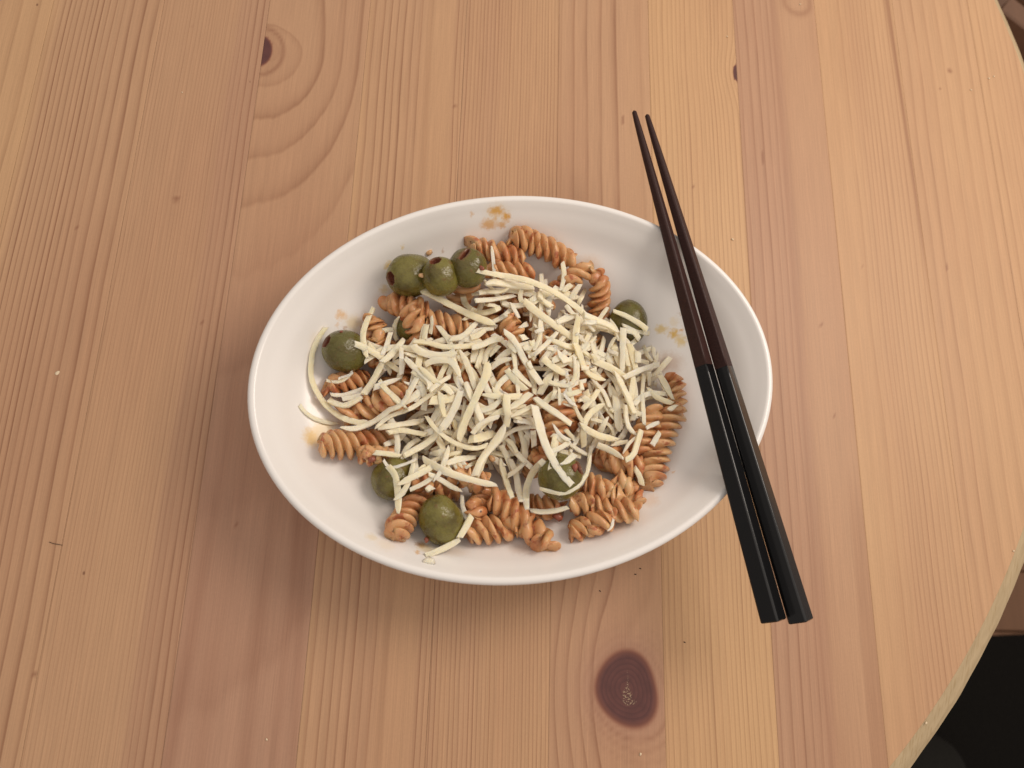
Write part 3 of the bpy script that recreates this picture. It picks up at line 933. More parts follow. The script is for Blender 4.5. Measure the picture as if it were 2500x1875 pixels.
# (end, end, radius, label, bend)
FUS = [
    ((1247, 577), (1392, 640), .0056, 'long fusilli twist lying alone highest up the back wall', -.04),
    ((1440, 652), (1345, 720), .0050, 'fusilli twist poking out right below the topmost twist', 0),
    ((1142, 600), (1282, 640), .0052, 'yellowish fusilli twist between the slit olive and the topmost twist', -.03),
    ((1186, 655), (1300, 668), .0048, 'short fusilli twist pressed along the underside of the yellowish twist', 0),
    ((1464, 672), (1460, 785), .0054, 'upright fusilli twist just left of the dark olive on the right', 0),
    ((950, 735), (1045, 765), .0052, 'brownish fusilli twist tucked under the two round olives', 0),
    ((915, 772), (930, 895), .0056, 'upright fusilli twist right of the leftmost olive', .04),
    ((1005, 745), (1030, 850), .0054, 'fusilli twist standing over the half hidden olive', 0),
    ((1040, 785), (1150, 812), .0056, 'dark sauced fusilli twist below the round olives, right of the hidden olive', 0),
    ((800, 945), (905, 925), .0054, 'short fusilli twist directly below the leftmost olive', 0),
    ((955, 960), (1030, 940), .0050, 'blunt fusilli end showing between shreds at mid left', 0),
    ((835, 1012), (1010, 962), .0062, 'large sauced fusilli twist inside the long cheese ring at left', 0),
    ((775, 1082), (975, 1070), .0056, 'fusilli twist at the far left with a flat petal end in a yellow smear', .03),
    ((880, 1112), (960, 1110), .0045, 'sliver of fusilli above the lower left olive', 0),
    ((1645, 915), (1648, 1005), .0052, 'fusilli twist on the far right above the big ribbed one', 0),
    ((1652, 1000), (1585, 1182), .0064, 'big ribbed fusilli twist along the right edge of the pile', .04),
    ((1600, 1000), (1555, 1110), .0054, 'pale fusilli twist left of the big ribbed twist at right', 0),
    ((1455, 1105), (1572, 1150), .0060, 'fusilli twist with tall fins right of the speckled olive', 0),
    ((1500, 1160), (1560, 1225), .0050, 'small fusilli twist with a dark sauced tip at lower right', 0),
    ((1425, 1180), (1530, 1225), .0058, 'fusilli twist with a broad petal just below the speckled olive', 0),
    ((1390, 1222), (1560, 1250), .0054, 'long fusilli twist under the petal twist with a red brown tip', .02),
    ((1392, 1300), (1500, 1262), .0054, 'fusilli twist with a split pale end nearest the lower right rim', 0),
    ((1270, 1230), (1370, 1245), .0048, 'fusilli piece with red sauce under the lone shred at the bottom', 0),
    ((1140, 1300), (1275, 1280), .0054, 'fusilli twist lying on the bowl right of the bottom olive', 0),
    ((1200, 1185), (1150, 1262), .0052, 'fusilli twist slanting down beside the bottom olive', 0),
    ((1195, 1208), (1338, 1338), .0058, 'glossy fusilli twist running down to the bottom tip of the pile', -.03),
    ((1050, 1195), (965, 1312), .0056, 'fusilli twist seen end on, left of the bottom olive', .05),
    ((1150, 682), (1105, 755), .0054, 'orange fusilli end sticking up right of the round olives', 0),
    ((1240, 770), (1262, 858), .0054, 'orange fusilli end rising through the top of the cheese', 0),
    ((1235, 900), (1250, 965), .0050, 'dark fusilli bit in the hole at the middle of the cheese', 0),
    ((1330, 860), (1420, 905), .0054, 'orange fusilli twist under the curled shred right of centre', 0),
    ((1390, 930), (1345, 1110), .0058, 'bright orange fusilli twist running down right of the centre', .03),
    ((1010, 1165), (1110, 1205), .0052, 'fusilli twist in shade above the bottom olive', 0),
    ((1100, 1155), (1190, 1180), .0052, 'fusilli twist between the bottom olive and the heap, mostly covered by shreds', 0),
    ((1225, 735), (1335, 742), .0052, 'fusilli twist under the long arching shred, below the topmost twist', 0),
    ((1275, 1150), (1350, 1105), .0054, 'fusilli twist with a blunt tip left of the speckled olive', 0),
]
LIFT = {27: .002, 28: .004, 30: .002, 31: .004, 0: 0}
for i, (a, b, rd, lab, bd) in enumerate(FUS):
    fusillo(a, b, rd, lab, FG, bend=bd, seed=i, lift=LIFT.get(i, 0))

olive((1004, 672), 62, 52, (-.72, .22, .62), 'green olive with its pit hole facing left, leftmost of the three at the back', seed=1)
olive((1142, 655), 50, 46, (-.12, -.66, .66), 'slit green olive with a ragged reddish cut, right of the round olives', slit=True, seed=3)
olive((1076, 676), 51, 48, (-.22, -.72, .62), 'shiny round green olive in the middle of the three at the back', seed=2, up=.003)
olive((843, 858), 56, 51, (-.70, -.42, .56), 'dull green olive at the far left beside the long cheese ring', seed=4)
olive((1534, 788), 56, 46, (.1, -.9, -.3), 'dark green olive alone on the right with a shred across it', seed=6)
olive((960, 1168), 54, 51, (.6, -.5, -.4), 'green olive at lower left with thin shreds hanging over it', seed=7)
olive((1077, 1270), 66, 52, (.25, .9, -.5), 'large dark green olive at the bottom of the bowl', seed=8)
olive((1368, 1165), 56, 55, (.75, -.40, .30), 'speckled green olive ringed by a curled shred at lower right', seed=9, up=.002)

def shred_label(p, buried):
    p = np.asarray(p, float)
    m, nm = say_where(p)
    L = float(np.sum(np.hypot(*np.diff(p, axis=0).T)))
    ch = p[-1] - p[0]
    c = math.hypot(*ch)
    size = 'stubby' if L < 40 else 'short' if L < 75 else 'middling' if L < 120 else 'long'
    form = 'straight' if c > .985 * L else 'slightly bowed' if c > .94 * L else 'curved' if c > .8 * L else 'hooked'
    a = math.degrees(math.atan2(-ch[1], ch[0])) % 180
    way = 'lying level' if a < 18 or a > 162 else 'rising to the right' if a < 65 else 'running up and down' if a < 115 else 'falling to the right'
    on = 'buried near' if buried else 'by'
    return f'{size} {form} shred {way} {on} {nm}'


# ------------------------------------------------------------------ cheese shreds
NSH = [0]
CAP = 0.0105


def shred(px, wpx, label=None, group='cheese shreds strewn over the pasta', buried=False, flex=0.6, thick=None, under=0.0, cap=.0085):
    k = NSH[0]; NSH[0] += 1
    r = np.random.default_rng(3000 + k)
    plen = float(np.sum(np.hypot(*np.diff(np.asarray(px, float), axis=0).T)))
    n = int(np.clip(plen / 11, 6, 40))
    p = resample(px, n)
    t = np.linspace(0, 1, n)
    wd = wpx * 0.000185 * 0.5 * r.uniform(.84, 1.16)
    tk = (thick or r.uniform(.30, .50)) * min(wd, .0015)
    z = np.full(n, .035)
    for _ in range(4):
        C = P(p, z)
        T, Nn, _b = frames(C)
        h = np.maximum(np.maximum(hm(C[:, 0], C[:, 1]), hm(*(C + Nn * wd * .6)[:, :2].T)), hm(*(C - Nn * wd * .6)[:, :2].T)) + tk
        line = rest_line(t, h, min(.5 * plen * .000178, .008))
        hs = np.convolve(np.pad(h, 3, mode='edge'), np.ones(7) / 7, 'valid')
        z = np.maximum(line - flex * np.clip(line - hs, 0, None), h - .0010)
        z = np.minimum(z, np.maximum(mound(C[:, 0], C[:, 1]) + cap, h))
        z = np.convolve(np.pad(z, 2, mode='edge'), [.06, .14, .6, .14, .06], 'valid')
        z = np.maximum(z, np.minimum(h - .0008, mound(C[:, 0], C[:, 1]) + cap + .004)) - under
    C = P(p, z)
    T, Nn, Bn = frames(C)
    roll = r.uniform(-.35, .35) + r.uniform(-.5, .5) * (t - .5)
    Nr = Nn * np.cos(roll)[:, None] + Bn * np.sin(roll)[:, None]
    Br = -Nn * np.sin(roll)[:, None] + Bn * np.cos(roll)[:, None]
    # rounded, slightly irregular rectangular section
    sec = np.array([(-1, -.70), (-.86, -1), (0, -1.04), (.86, -1), (1, -.70), (1, .70), (.86, 1), (0, 1.02), (-.86, 1), (-1, .70)])
    sec = sec * (1 + r.uniform(-.06, .06, sec.shape))
    m = len(sec)
    e0, e1 = r.choice([.35, .7, .85, .92, .96], 2)
    ln = plen * 0.000178
    tp = np.minimum(np.minimum(1, e0 + (1 - e0) * (t * ln / .0032)), np.minimum(1, e1 + (1 - e1) * ((1 - t) * ln / .0032)))
    wv = tp * np.linspace(r.uniform(.78, 1.08), r.uniform(.78, 1.08), n) * (1 + .07 * w1(t * plen / 300, k, 1.4) + r.uniform(-.05, .05, n))
    V = C[:, None, :] + Nr[:, None, :] * (sec[None, :, 0] * (wd * wv)[:, None])[..., None] + Br[:, None, :] * (sec[None, :, 1] * (tk * (0.55 + .45 * tp))[:, None])[..., None]
    # slanted torn ends
    V[0] += T[0] * (sec[:, :1] * wd * r.uniform(-.6, .6) + r.uniform(-.0003, .0003, (m, 1)))
    V[-1] += T[-1] * (sec[:, :1] * wd * r.uniform(-.6, .6) + r.uniform(-.0003, .0003, (m, 1)))
    V += r.normal(0, .00007, V.shape)
    V = V.reshape(-1, 3)
    F = [(i * m + j, (i + 1) * m + j, (i + 1) * m + (j + 1) % m, i * m + (j + 1) % m) for i in range(n - 1) for j in range(m)]
    F.append(tuple(range(m))); F.append(tuple((n - 1) * m + j for j in range(m - 1, -1, -1)))
    loc = C[n // 2].copy(); loc[2] = V[:, 2].min()
    o = mesh_obj('cheese_shred', V, F, CHEESE, loc=loc)
    o.data.set_sharp_from_angle(angle=math.radians(50))
    props(o, label or shred_label(px, buried), 'cheese shred', group)
    dense = np.concatenate([V, (V.reshape(n, m, 3) + np.roll(V.reshape(n, m, 3), 1, axis=1)).reshape(-1, 3) / 2,
                            ((V.reshape(n, m, 3)[:-1] + V.reshape(n, m, 3)[1:]) / 2).reshape(-1, 3)])
    stamp(dense)
    return o


# loose shreds lower in the heap
POLY = [(915, 830), (1000, 850), (1100, 830), (1150, 750), (1280, 690), (1400, 750), (1500, 830), (1610, 880), (1630, 960), (1590, 1010), (1500, 1080), (1390, 1100), (1260, 1120), (1130, 1150), (1010, 1130), (930, 1050), (880, 960)]


def inside(x, y):
    c = False
    for i in range(len(POLY)):
        (x1, y1), (x2, y2) = POLY[i - 1], POLY[i]
        if (y1 > y) != (y2 > y) and x < (x2 - x1) * (y - y1) / (y2 - y1) + x1: c = not c
    return c


# the under layer of shreds, too tangled to tell apart
UV, UF = [], []
cnt = 0
while cnt < 110:
    x, y = rng.uniform(880, 1640), rng.uniform(690, 1150)
    if not inside(x, y) or any(math.hypot(x - a, y - b) < r_ for a, b, r_ in GAPS): continue
    ln = rng.uniform(30, 60); th = rng.uniform(0, math.pi); cv = rng.uniform(-.3, .3)
    d = np.array([math.cos(th), math.sin(th)]); nn = np.array([-d[1], d[0]]); c0 = np.array([x, y])
    if any(math.hypot(*(c0 + d * s_ * ln - np.array([a, b]))) < r_ * .9 for a, b, r_ in GAPS for s_ in (-1, 1)): continue
    o = shred([c0 - d * ln, c0 + nn * ln * cv, c0 + d * ln], rng.uniform(11, 16), 'x', flex=.8)
    k0 = len(UV)
    UV += [tuple(v_.co + o.location) for v_ in o.data.vertices]
    UF += [tuple(k0 + i for i in p_.vertices) for p_ in o.data.polygons]
    me_ = o.data
    bpy.data.objects.remove(o); bpy.data.meshes.remove(me_)
    cnt += 1
o = mesh_obj('cheese_shreds', UV, UF, CHEESE)
o.data.set_sharp_from_angle(angle=math.radians(50))
props(o, kind='stuff', label='tangled under layer of grated cheese beneath the heap')
cnt = 0
while cnt < 90:
    x, y = rng.uniform(880, 1640), rng.uniform(690, 1150)
    if not inside(x, y) or any(math.hypot(x - a, y - b) < r_ for a, b, r_ in GAPS): continue
    ln = rng.uniform(22, 75)
    th = rng.uniform(0, math.pi); cv = rng.uniform(-.35, .35)
    d = np.array([math.cos(th), math.sin(th)]); nn = np.array([-d[1], d[0]])
    c0 = np.array([x, y])
    if any(math.hypot(*(c0 + d * s_ * ln - np.array([a, b]))) < r_ * .9 for a, b, r_ in GAPS for s_ in (-1, 1)): continue
    shred([c0 - d * ln, c0 - d * ln * .3 + nn * ln * cv, c0 + d * ln * .4 + nn * ln * cv, c0 + d * ln], rng.uniform(11, 17), buried=True, flex=.6)
    cnt += 1

ORG = {'A': (740, 680), 'B': (740, 900), 'C': (1050, 900), 'D': (900, 1120), 'E': (1230, 1120), 'F': (1050, 680), 'G': (1350, 900), 'H': (1110, 530), 'J': (1350, 680)}
S = [
    # right lobe
    ('J', 80, 'JJ', [(1090, 1000), (1130, 1200), (1160, 1350)]), ('J', 100, '', [(830, 1200), (890, 1350), (950, 1500)]), ('J', 110, '', [(930, 1000), (980, 1180), (1050, 1400)]),
    ('J', 100, '', [(1180, 1010), (1230, 1200), (1280, 1400)]), ('J', 110, '', [(1310, 1130), (1310, 1300)]), ('J', 90, '', [(1400, 1050), (1450, 1180), (1530, 1280)]),
    ('J', 80, '', [(1540, 1060), (1570, 1250)]), ('J', 80, '', [(600, 1000), (640, 1150), (700, 1300)]), ('J', 90, '', [(560, 860), (500, 980), (440, 1120)]),
    ('J', 90, '', [(440, 1110), (520, 1160), (600, 1230)]), ('J', 110, '', [(880, 640), (980, 820), (1040, 960)]), ('J', 80, '', [(1080, 720), (1250, 800), (1480, 850)]),
    ('J', 90, 'stubby shred end curving over the lower part of the dark olive', [(1120, 800), (1250, 830), (1330, 940)]), ('J', 90, 'straight cheese shred lying across the dark olive on the right', [(930, 500), (1150, 590), (1400, 740), (1450, 790)]),
    ('J', 90, '', [(280, 90), (150, 200)]), ('J', 100, '', [(420, 90), (330, 220), (280, 330)]), ('J', 90, '', [(500, 170), (430, 300), (380, 410)]), ('J', 70, '', [(600, 410), (500, 430)]),
    ('J', 80, '', [(480, 730), (440, 850)]), ('J', 100, '', [(560, 740), (660, 770)]), ('J', 60, '', [(960, 900), (880, 1050), (840, 1230)]), ('J', 60, '', [(330, 1210), (340, 1450), (280, 1560)]),
    ('J', 90, 'pale upright shred alone on top of the right side of the heap', [(1090, 760), (1080, 1000), (1070, 1440)]),
    ('J', 100, '', [(600, 1270), (800, 1340), (960, 1420), (1110, 1520)]), ('J', 100, 'thick shred slanting up to the right over the right flank of the heap', [(1640, 1320), (1400, 1390), (1250, 1450), (1090, 1530)]),
    # lower right
    ('G', 80, '', [(870, 220), (890, 450)]), ('G', 80, '', [(560, 190), (700, 270), (800, 400), (880, 600)]), ('G', 90, '', [(700, 330), (600, 480), (450, 630)]),
    ('G', 110, '', [(1240, 130), (1220, 330), (1180, 500)]), ('G', 110, '', [(960, 430), (1000, 700), (1020, 970)]), ('G', 110, '', [(960, 50), (1060, 250), (1180, 500), (1260, 700)]),
    ('G', 90, '', [(1120, 560), (1130, 750), (1180, 920), (1290, 1030)]), ('G', 80, '', [(1480, 60), (1490, 260)]), ('G', 110, '', [(1650, 100), (1750, 280), (1850, 480)]),
    ('G', 95, '', [(1460, 290), (1600, 440), (1850, 540)]), ('G', 80, 'long needle shred pointing down over the right hand twists', [(1400, 80), (1380, 400), (1410, 870)]),
    ('G', 120, 'flat pale cheese flake on the rightmost twist', [(1790, 640), (1920, 560)]), ('G', 95, '', [(790, 540), (620, 650), (500, 800), (470, 960), (475, 1200)]), ('G', 70, '', [(590, 780), (800, 830), (900, 910), (940, 1030)]),
    ('G', 75, '', [(850, 740), (760, 900), (640, 1150), (560, 1300)]), ('G', 80, '', [(590, 1180), (560, 1400), (520, 1640)]), ('G', 105, '', [(420, 860), (550, 960), (750, 1050), (1020, 1100)]),
    ('G', 70, '', [(900, 1190), (1050, 1140), (1160, 1130)]), ('G', 70, '', [(1280, 1060), (1170, 1160), (1080, 1310)]), ('G', 75, 'hooked shred with a broad foot above the tall finned twist', [(1360, 950), (1300, 1150), (1240, 1330), (1120, 1410)]),
    ('G', 100, '', [(690, 1180), (880, 1260), (1080, 1380)]), ('G', 70, '', [(190, 940), (300, 1060), (400, 1170)]), ('G', 80, '', [(230, 1150), (400, 1260), (530, 1330)]),
    ('G', 80, '', [(1640, 830), (1550, 860), (1440, 920)]), ('G', 80, '', [(1650, 980), (1530, 1180)]), ('G', 90, '', [(430, 200), (450, 330)]),
    # top centre
    ('F', 110, '', [(860, 90), (1000, 60), (1300, 110), (1590, 130)]), ('F', 90, '', [(700, 340), (1000, 320), (1310, 260)]), ('F', 85, '', [(670, 240), (850, 210), (1050, 210), (1190, 170)]),
    ('F', 80, '', [(850, 400), (1000, 420), (1080, 480)]), ('F', 100, '', [(500, 220), (540, 380), (640, 480), (800, 530), (950, 500), (1080, 450)]), ('F', 110, '', [(600, 600), (500, 640)]),
    ('H', 70, 'thin upright shred standing in front of the yellowish twist at the back', [(570, 450), (600, 700), (610, 960)]), ('H', 90, 'thin shred hanging off the right end of the topmost twist', [(1660, 700), (1690, 900), (1640, 1130)]),
    ('F', 80, '', [(1420, 130), (1390, 280), (1430, 400)]), ('F', 75, '', [(1560, 290), (1560, 500), (1550, 660)]), ('F', 90, '', [(1250, 380), (1310, 500), (1370, 610)]), ('F', 90, '', [(1690, 200), (1700, 320)]),
    ('F', 100, '', [(300, 940), (480, 900), (600, 800), (720, 680)]), ('F', 90, '', [(620, 910), (730, 880), (840, 800)]), ('F', 90, '', [(950, 1400), (1050, 1290), (1280, 1230)]),
    ('F', 80, '', [(1380, 760), (1500, 700)]), ('F', 80, '', [(1600, 700), (1640, 760), (1550, 800)]), ('F', 110, '', [(1400, 920), (1480, 900)]), ('F', 100, '', [(1200, 980), (1350, 1130)]), ('F', 100, '', [(1460, 1030), (1530, 1130), (1610, 1240)]),
    ('F', 110, '', [(1700, 1330), (1850, 1100)]), ('F', 100, '', [(1560, 960), (1620, 1110)]), ('F', 100, '', [(1880, 1280), (2060, 1180)]), ('F', 110, '', [(1960, 1120), (2120, 1300)]),
    ('F', 80, '', [(1700, 830), (1680, 950), (1600, 1110)]), ('F', 110, '', [(320, 1220), (380, 1350), (400, 1500)]), ('F', 80, '', [(430, 1190), (500, 1320)]), ('F', 80, '', [(1060, 1040), (920, 1190)]),
    ('F', 100, '', [(700, 1100), (660, 1300)]), ('F', 90, '', [(820, 1080), (720, 1380)]), ('F', 100, '', [(900, 1280), (830, 1500)]),
    # left
    ('A', 75, '', [(1480, 590), (1420, 700), (1410, 850), (1450, 960)]), ('A', 70, '', [(1980, 580), (1990, 700), (1960, 850)]), ('A', 75, '', [(1910, 720), (1880, 850), (1870, 980)]), ('A', 60, '', [(1990, 930), (1900, 970)]),
    ('A', 80, '', [(1210, 810), (1390, 780)]), ('A', 80, '', [(1700, 975), (1900, 985), (2100, 1040), (2300, 1060), (2700, 1020), (3000, 900)]), ('F', 110, '', [(650, 1070), (800, 1030), (950, 960), (1090, 930)]),
    ('A', 110, '', [(1690, 1020), (1780, 1110), (1950, 1170), (2212, 1190), (2345, 1120)]), ('A', 100, '', [(1880, 1330), (2000, 1270), (2212, 1260), (2290, 1290), (2380, 1410), (2420, 1520)]),
    ('A', 100, '', [(1570, 1230), (1800, 1450), (1950, 1590), (1950, 1720)]), ('A', 85, '', [(1800, 1350), (1950, 1520), (2120, 1640)]), ('A', 90, '', [(1560, 1150), (1740, 1210)]),
    ('A', 100, 'broad shred draped down the upright twist right of the leftmost olive', [(1090, 450), (970, 700), (925, 900), (950, 1100), (995, 1225)]), ('A', 90, '', [(790, 1010), (950, 1070), (1120, 1160), (1220, 1230)]), ('A', 85, '', [(1290, 1290), (1400, 1370), (1480, 1420)]),
    ('A', 75, '', [(1510, 1060), (1520, 1250), (1515, 1490)]), ('A', 80, '', [(1350, 830), (1300, 1000), (1220, 1180)]), ('A', 110, 'thick shred leaning down to the left across the large sauced twist', [(1230, 1280), (1150, 1440), (1060, 1610), (930, 1790)]),
    ('A', 95, '', [(1550, 950), (1430, 1090), (1320, 1210), (1210, 1290)]),
    ('B', 90, '', [(1490, 150), (1300, 220), (1100, 290)]), ('B', 75, '', [(430, 400), (600, 410), (800, 360), (920, 310)]), ('B', 70, '', [(600, 470), (750, 450), (880, 400)]), ('B', 85, '', [(400, 480), (520, 550), (650, 570), (800, 500), (900, 430)]),
    ('B', 90, '', [(1180, 190), (1270, 320), (1430, 470), (1560, 590)]), ('B', 80, 'pale curl lying on the bowl outside the long cheese ring', [(-60, 560), (0, 640), (90, 720), (250, 800), (400, 840), (560, 850)]),
    ('B', 100, 'longest shred curving round the leftmost olive in a wide ring', [(350, -640), (230, -460), (150, -260), (120, 0), (130, 150), (210, 360), (370, 580), (590, 750), (800, 820), (1000, 840)]),
    ('B', 55, '', [(360, 180), (470, 210), (600, 190), (700, 120), (760, 60)]), ('B', 35, 'thread thin curled sliver of cheese below the leftmost olive', [(545, 155), (650, 120), (740, 90), (770, 40), (740, 40)]),
    ('B', 90, '', [(1140, 910), (1400, 880), (1650, 840), (1860, 800)]), ('B', 85, '', [(1310, 990), (1500, 950), (1700, 980), (1900, 1020)]), ('B', 85, '', [(1110, 920), (1300, 760), (1430, 700), (1690, 600), (1900, 450), (2200, 260)]),
    ('B', 80, 'long bent shred lying over the left flank with its blunt end by the yellow smear', [(1620, 330), (1600, 450), (1480, 580), (1330, 640), (1140, 790), (950, 880), (760, 930), (580, 900)]),
    # middle
    ('C', 110, '', [(0, 490), (200, 475), (390, 430)]), ('C', 90, '', [(190, 270), (280, 330), (340, 400)]), ('C', 70, '', [(0, 350), (150, 220), (310, 120)]), ('C', 90, '', [(800, 400), (1100, 430), (1400, 430)]),
    ('C', 100, '', [(1180, 10), (1300, 170), (1470, 330)]), ('C', 90, '', [(1280, 10), (1420, 150), (1560, 270)]), ('C', 100, '', [(1500, 0), (1590, 200), (1620, 400)]), ('C', 110, '', [(1880, 60), (1780, 220), (1690, 400)]),
    ('C', 100, '', [(1090, 1180), (1180, 1350), (1270, 1580)]), ('C', 80, '', [(1170, 1080), (1280, 1180), (1330, 1290)]), ('C', 110, '', [(880, 1360), (1000, 1400), (1150, 1510)]), ('C', 100, '', [(250, 1470), (450, 1400), (700, 1370)]),
    ('C', 110, '', [(0, 1310), (250, 1290)]), ('C', 70, '', [(290, 1200), (240, 1380), (190, 1490)]), ('C', 100, '', [(550, 220), (620, 400), (720, 620), (800, 810)]), ('C', 100, '', [(160, 370), (180, 560), (220, 740)]),
    ('C', 110, '', [(470, 340), (400, 560), (290, 770), (170, 950)]), ('C', 80, '', [(1290, 800), (1450, 810), (1580, 850)]), ('C', 80, '', [(650, 1010), (750, 880), (900, 790), (1070, 740)]), ('C', 140, '', [(600, 1100), (800, 1060), (1000, 990)]),
    ('C', 130, '', [(1550, 390), (1400, 500), (1230, 620)]), ('C', 75, '', [(1560, 590), (1400, 670), (1250, 740)]), ('C', 110, '', [(1590, 960), (1600, 1080), (1610, 1200)]), ('C', 60, '', [(1990, 300), (2000, 560)]), ('C', 80, '', [(2060, 380), (2150, 500), (2260, 590)]),
    ('C', 75, '', [(1920, 1050), (1900, 1240)]), ('C', 90, '', [(2160, 1120), (2000, 1230), (1850, 1290)]), ('C', 80, '', [(1900, 850), (1980, 990), (2080, 1080), (2160, 1110)]), ('C', 70, '', [(1470, 1430), (1340, 1540), (1200, 1620)]),
    ('C', 100, '', [(2030, 1480), (2130, 1420), (2230, 1330)]), ('C', 80, 'curled shred over the orange twist right of centre', [(1850, 200), (1980, 255), (2130, 260), (2220, 190), (2260, 50)]),
    ('F', 100, '', [(460, 1120), (540, 1250), (620, 1450), (700, 1700)]), ('C', 100, '', [(890, -100), (870, 100), (750, 350), (630, 610), (530, 830), (440, 1110)]),
    ('C', 120, 'crumbly white lump of a shred standing out in the middle of the heap', [(1180, 390), (1180, 560), (1200, 740), (1170, 900)]),
    # lower left
    ('B', 80, '', [(1100, 1290), (1280, 1310), (1500, 1350)]), ('D', 60, '', [(230, 20), (320, 140), (460, 115), (600, 70), (740, 0)]), ('D', 90, 'thin shred hanging straight down over the lower left olive', [(300, 110), (390, 220), (440, 400), (460, 600), (455, 850)]),
    ('D', 90, '', [(690, 70), (650, 250), (590, 420), (500, 550), (400, 640)]), ('D', 110, '', [(900, 430), (970, 490)]), ('D', 70, '', [(1020, 270), (850, 380), (640, 480)]), ('D', 100, '', [(920, 230), (1100, 320), (1300, 440), (1430, 490)]),
    ('D', 100, '', [(1050, 60), (900, 170), (700, 270), (560, 340), (450, 410)]), ('C', 120, '', [(190, 900), (0, 1110), (-180, 1230), (-400, 1340)]), ('D', 90, '', [(1180, 0), (1120, 180), (1000, 340)]),
    ('D', 110, '', [(1800, -60), (1720, 120), (1650, 280)]),
    ('D', 80, 'short bent shred on the right shoulder of the bottom olive', [(1440, 560), (1455, 750), (1530, 960)]), ('D', 90, '', [(1590, 880), (1500, 1050), (1400, 1220)]), ('D', 85, 'shred lying below the bottom olive, its free end on the bowl', [(1400, 1250), (1200, 1360), (1000, 1450), (880, 1500)]),
    ('E', 95, '', [(-60, 0), (30, 330), (130, 610)]), ('E', 95, '', [(90, 0), (180, 200), (230, 500), (270, 650)]), ('E', 60, '', [(340, 60), (200, 170), (60, 270)]),
    ('E', 105, '', [(620, 20), (470, 180), (380, 350), (340, 550), (360, 790)]), ('E', 75, 'thin curl wrapped round the right and front of the speckled olive', [(1340, -60), (1290, 200), (1180, 380), (1050, 490), (880, 540), (700, 500), (560, 460)]),
    ('E', 95, 'lone shiny shred lying level across the twists below the speckled olive', [(400, 800), (600, 820), (800, 800), (990, 750)]), ('E', 75, 'small pale shred on the twists at far lower right', [(2020, 140), (2090, 260), (2130, 400)]),
    ('E', 55, 'tiny bent bit of cheese at the end of the split twist', [(1600, 1110), (1660, 1060), (1690, 930)]),
    # top layer
    ('C', 80, '', [(1790, 920), (1550, 900), (1350, 930), (1200, 1000), (1000, 1180)]), ('C', 120, 'long shred crossing the middle of the heap down to the left', [(1160, 880), (1050, 1080), (900, 1260), (780, 1430), (690, 1660)]),
    ('C', 100, 'bowed shred like a wide letter U left of the middle', [(-60, 730), (60, 900), (150, 990), (300, 1100), (480, 1190), (700, 1230), (880, 1180)]), ('D', 110, 'long thick shred above the bottom olive, sloping down to the right', [(840, 0), (1000, 100), (1250, 220), (1500, 300), (1750, 370), (1980, 410)]),
    ('C', 110, '', [(1620, 450), (1750, 560), (1950, 690), (2180, 860)]), ('C', 110, 'long straight shred ending on the speckled olive', [(1610, 570), (1680, 850), (1760, 1120), (1870, 1360), (2000, 1580), (2190, 1800)]),
    ('F', 100, '', [(1140, 820), (1250, 900), (1350, 1050), (1450, 1250), (1560, 1420), (1720, 1640)]), ('F', 90, '', [(1960, 830), (1800, 1000), (1600, 1180)]), ('F', 110, '', [(1740, 1230), (1850, 1330), (2000, 1430), (2130, 1500)]),
    ('H', 95, 'longest arching shred along the upper edge of the heap', [(340, 820), (550, 870), (900, 930), (1150, 990), (1400, 1090), (1650, 1230), (1850, 1370), (2000, 1500), (2050, 1640)]), ('J', 115, '', [(480, 560), (650, 640), (850, 720), (1000, 830)]),
    ('F', 110, '', [(1450, 350), (1700, 560), (1950, 740), (2230, 940)]), ('J', 90, '', [(60, 680), (250, 600), (400, 560)]), ('J', 95, '', [(400, 580), (370, 750), (350, 900), (350, 1100)]),
    ('J', 110, 'S bent shred bright on the top right of the heap', [(340, 1000), (420, 1200), (480, 1380), (600, 1500), (800, 1570)]), ('F', 115, 'long straight shred reaching from the round olives into the heap', [(-150, 170), (300, 400), (600, 550), (820, 640), (1000, 700)]),
]
for kS, (og, wp, lab, pts) in enumerate(S):
    ox, oy = ORG[og]
    px = [(ox + a / 6.32, oy + b / 6.32) for a, b in pts]
    shred(px, wp / 6.32, lab if len(lab) > 4 else None, cap=.0115 if kS < len(S) - 17 else .0165, flex=.6 if kS < len(S) - 17 else .4)

# crumbs of cheese: short torn bits in the brightest part of the heap
n = 0
while n < 18:
    x, y = rng.normal(1370, 70), rng.normal(830, 60)
    if not inside(x, y) or any(math.hypot(x - a, y - b) < r_ * .7 for a, b, r_ in GAPS): continue
    ln = rng.uniform(7, 16); th = rng.uniform(0, math.pi)
    shred([(x - ln * math.cos(th), y - ln * math.sin(th)), (x, y + rng.uniform(-3, 3)), (x + ln * math.cos(th), y + ln * math.sin(th))], rng.uniform(9, 13), 'torn white stub of cheese on the bright top of the heap', 'short cheese stubs on the heap')
    n += 1


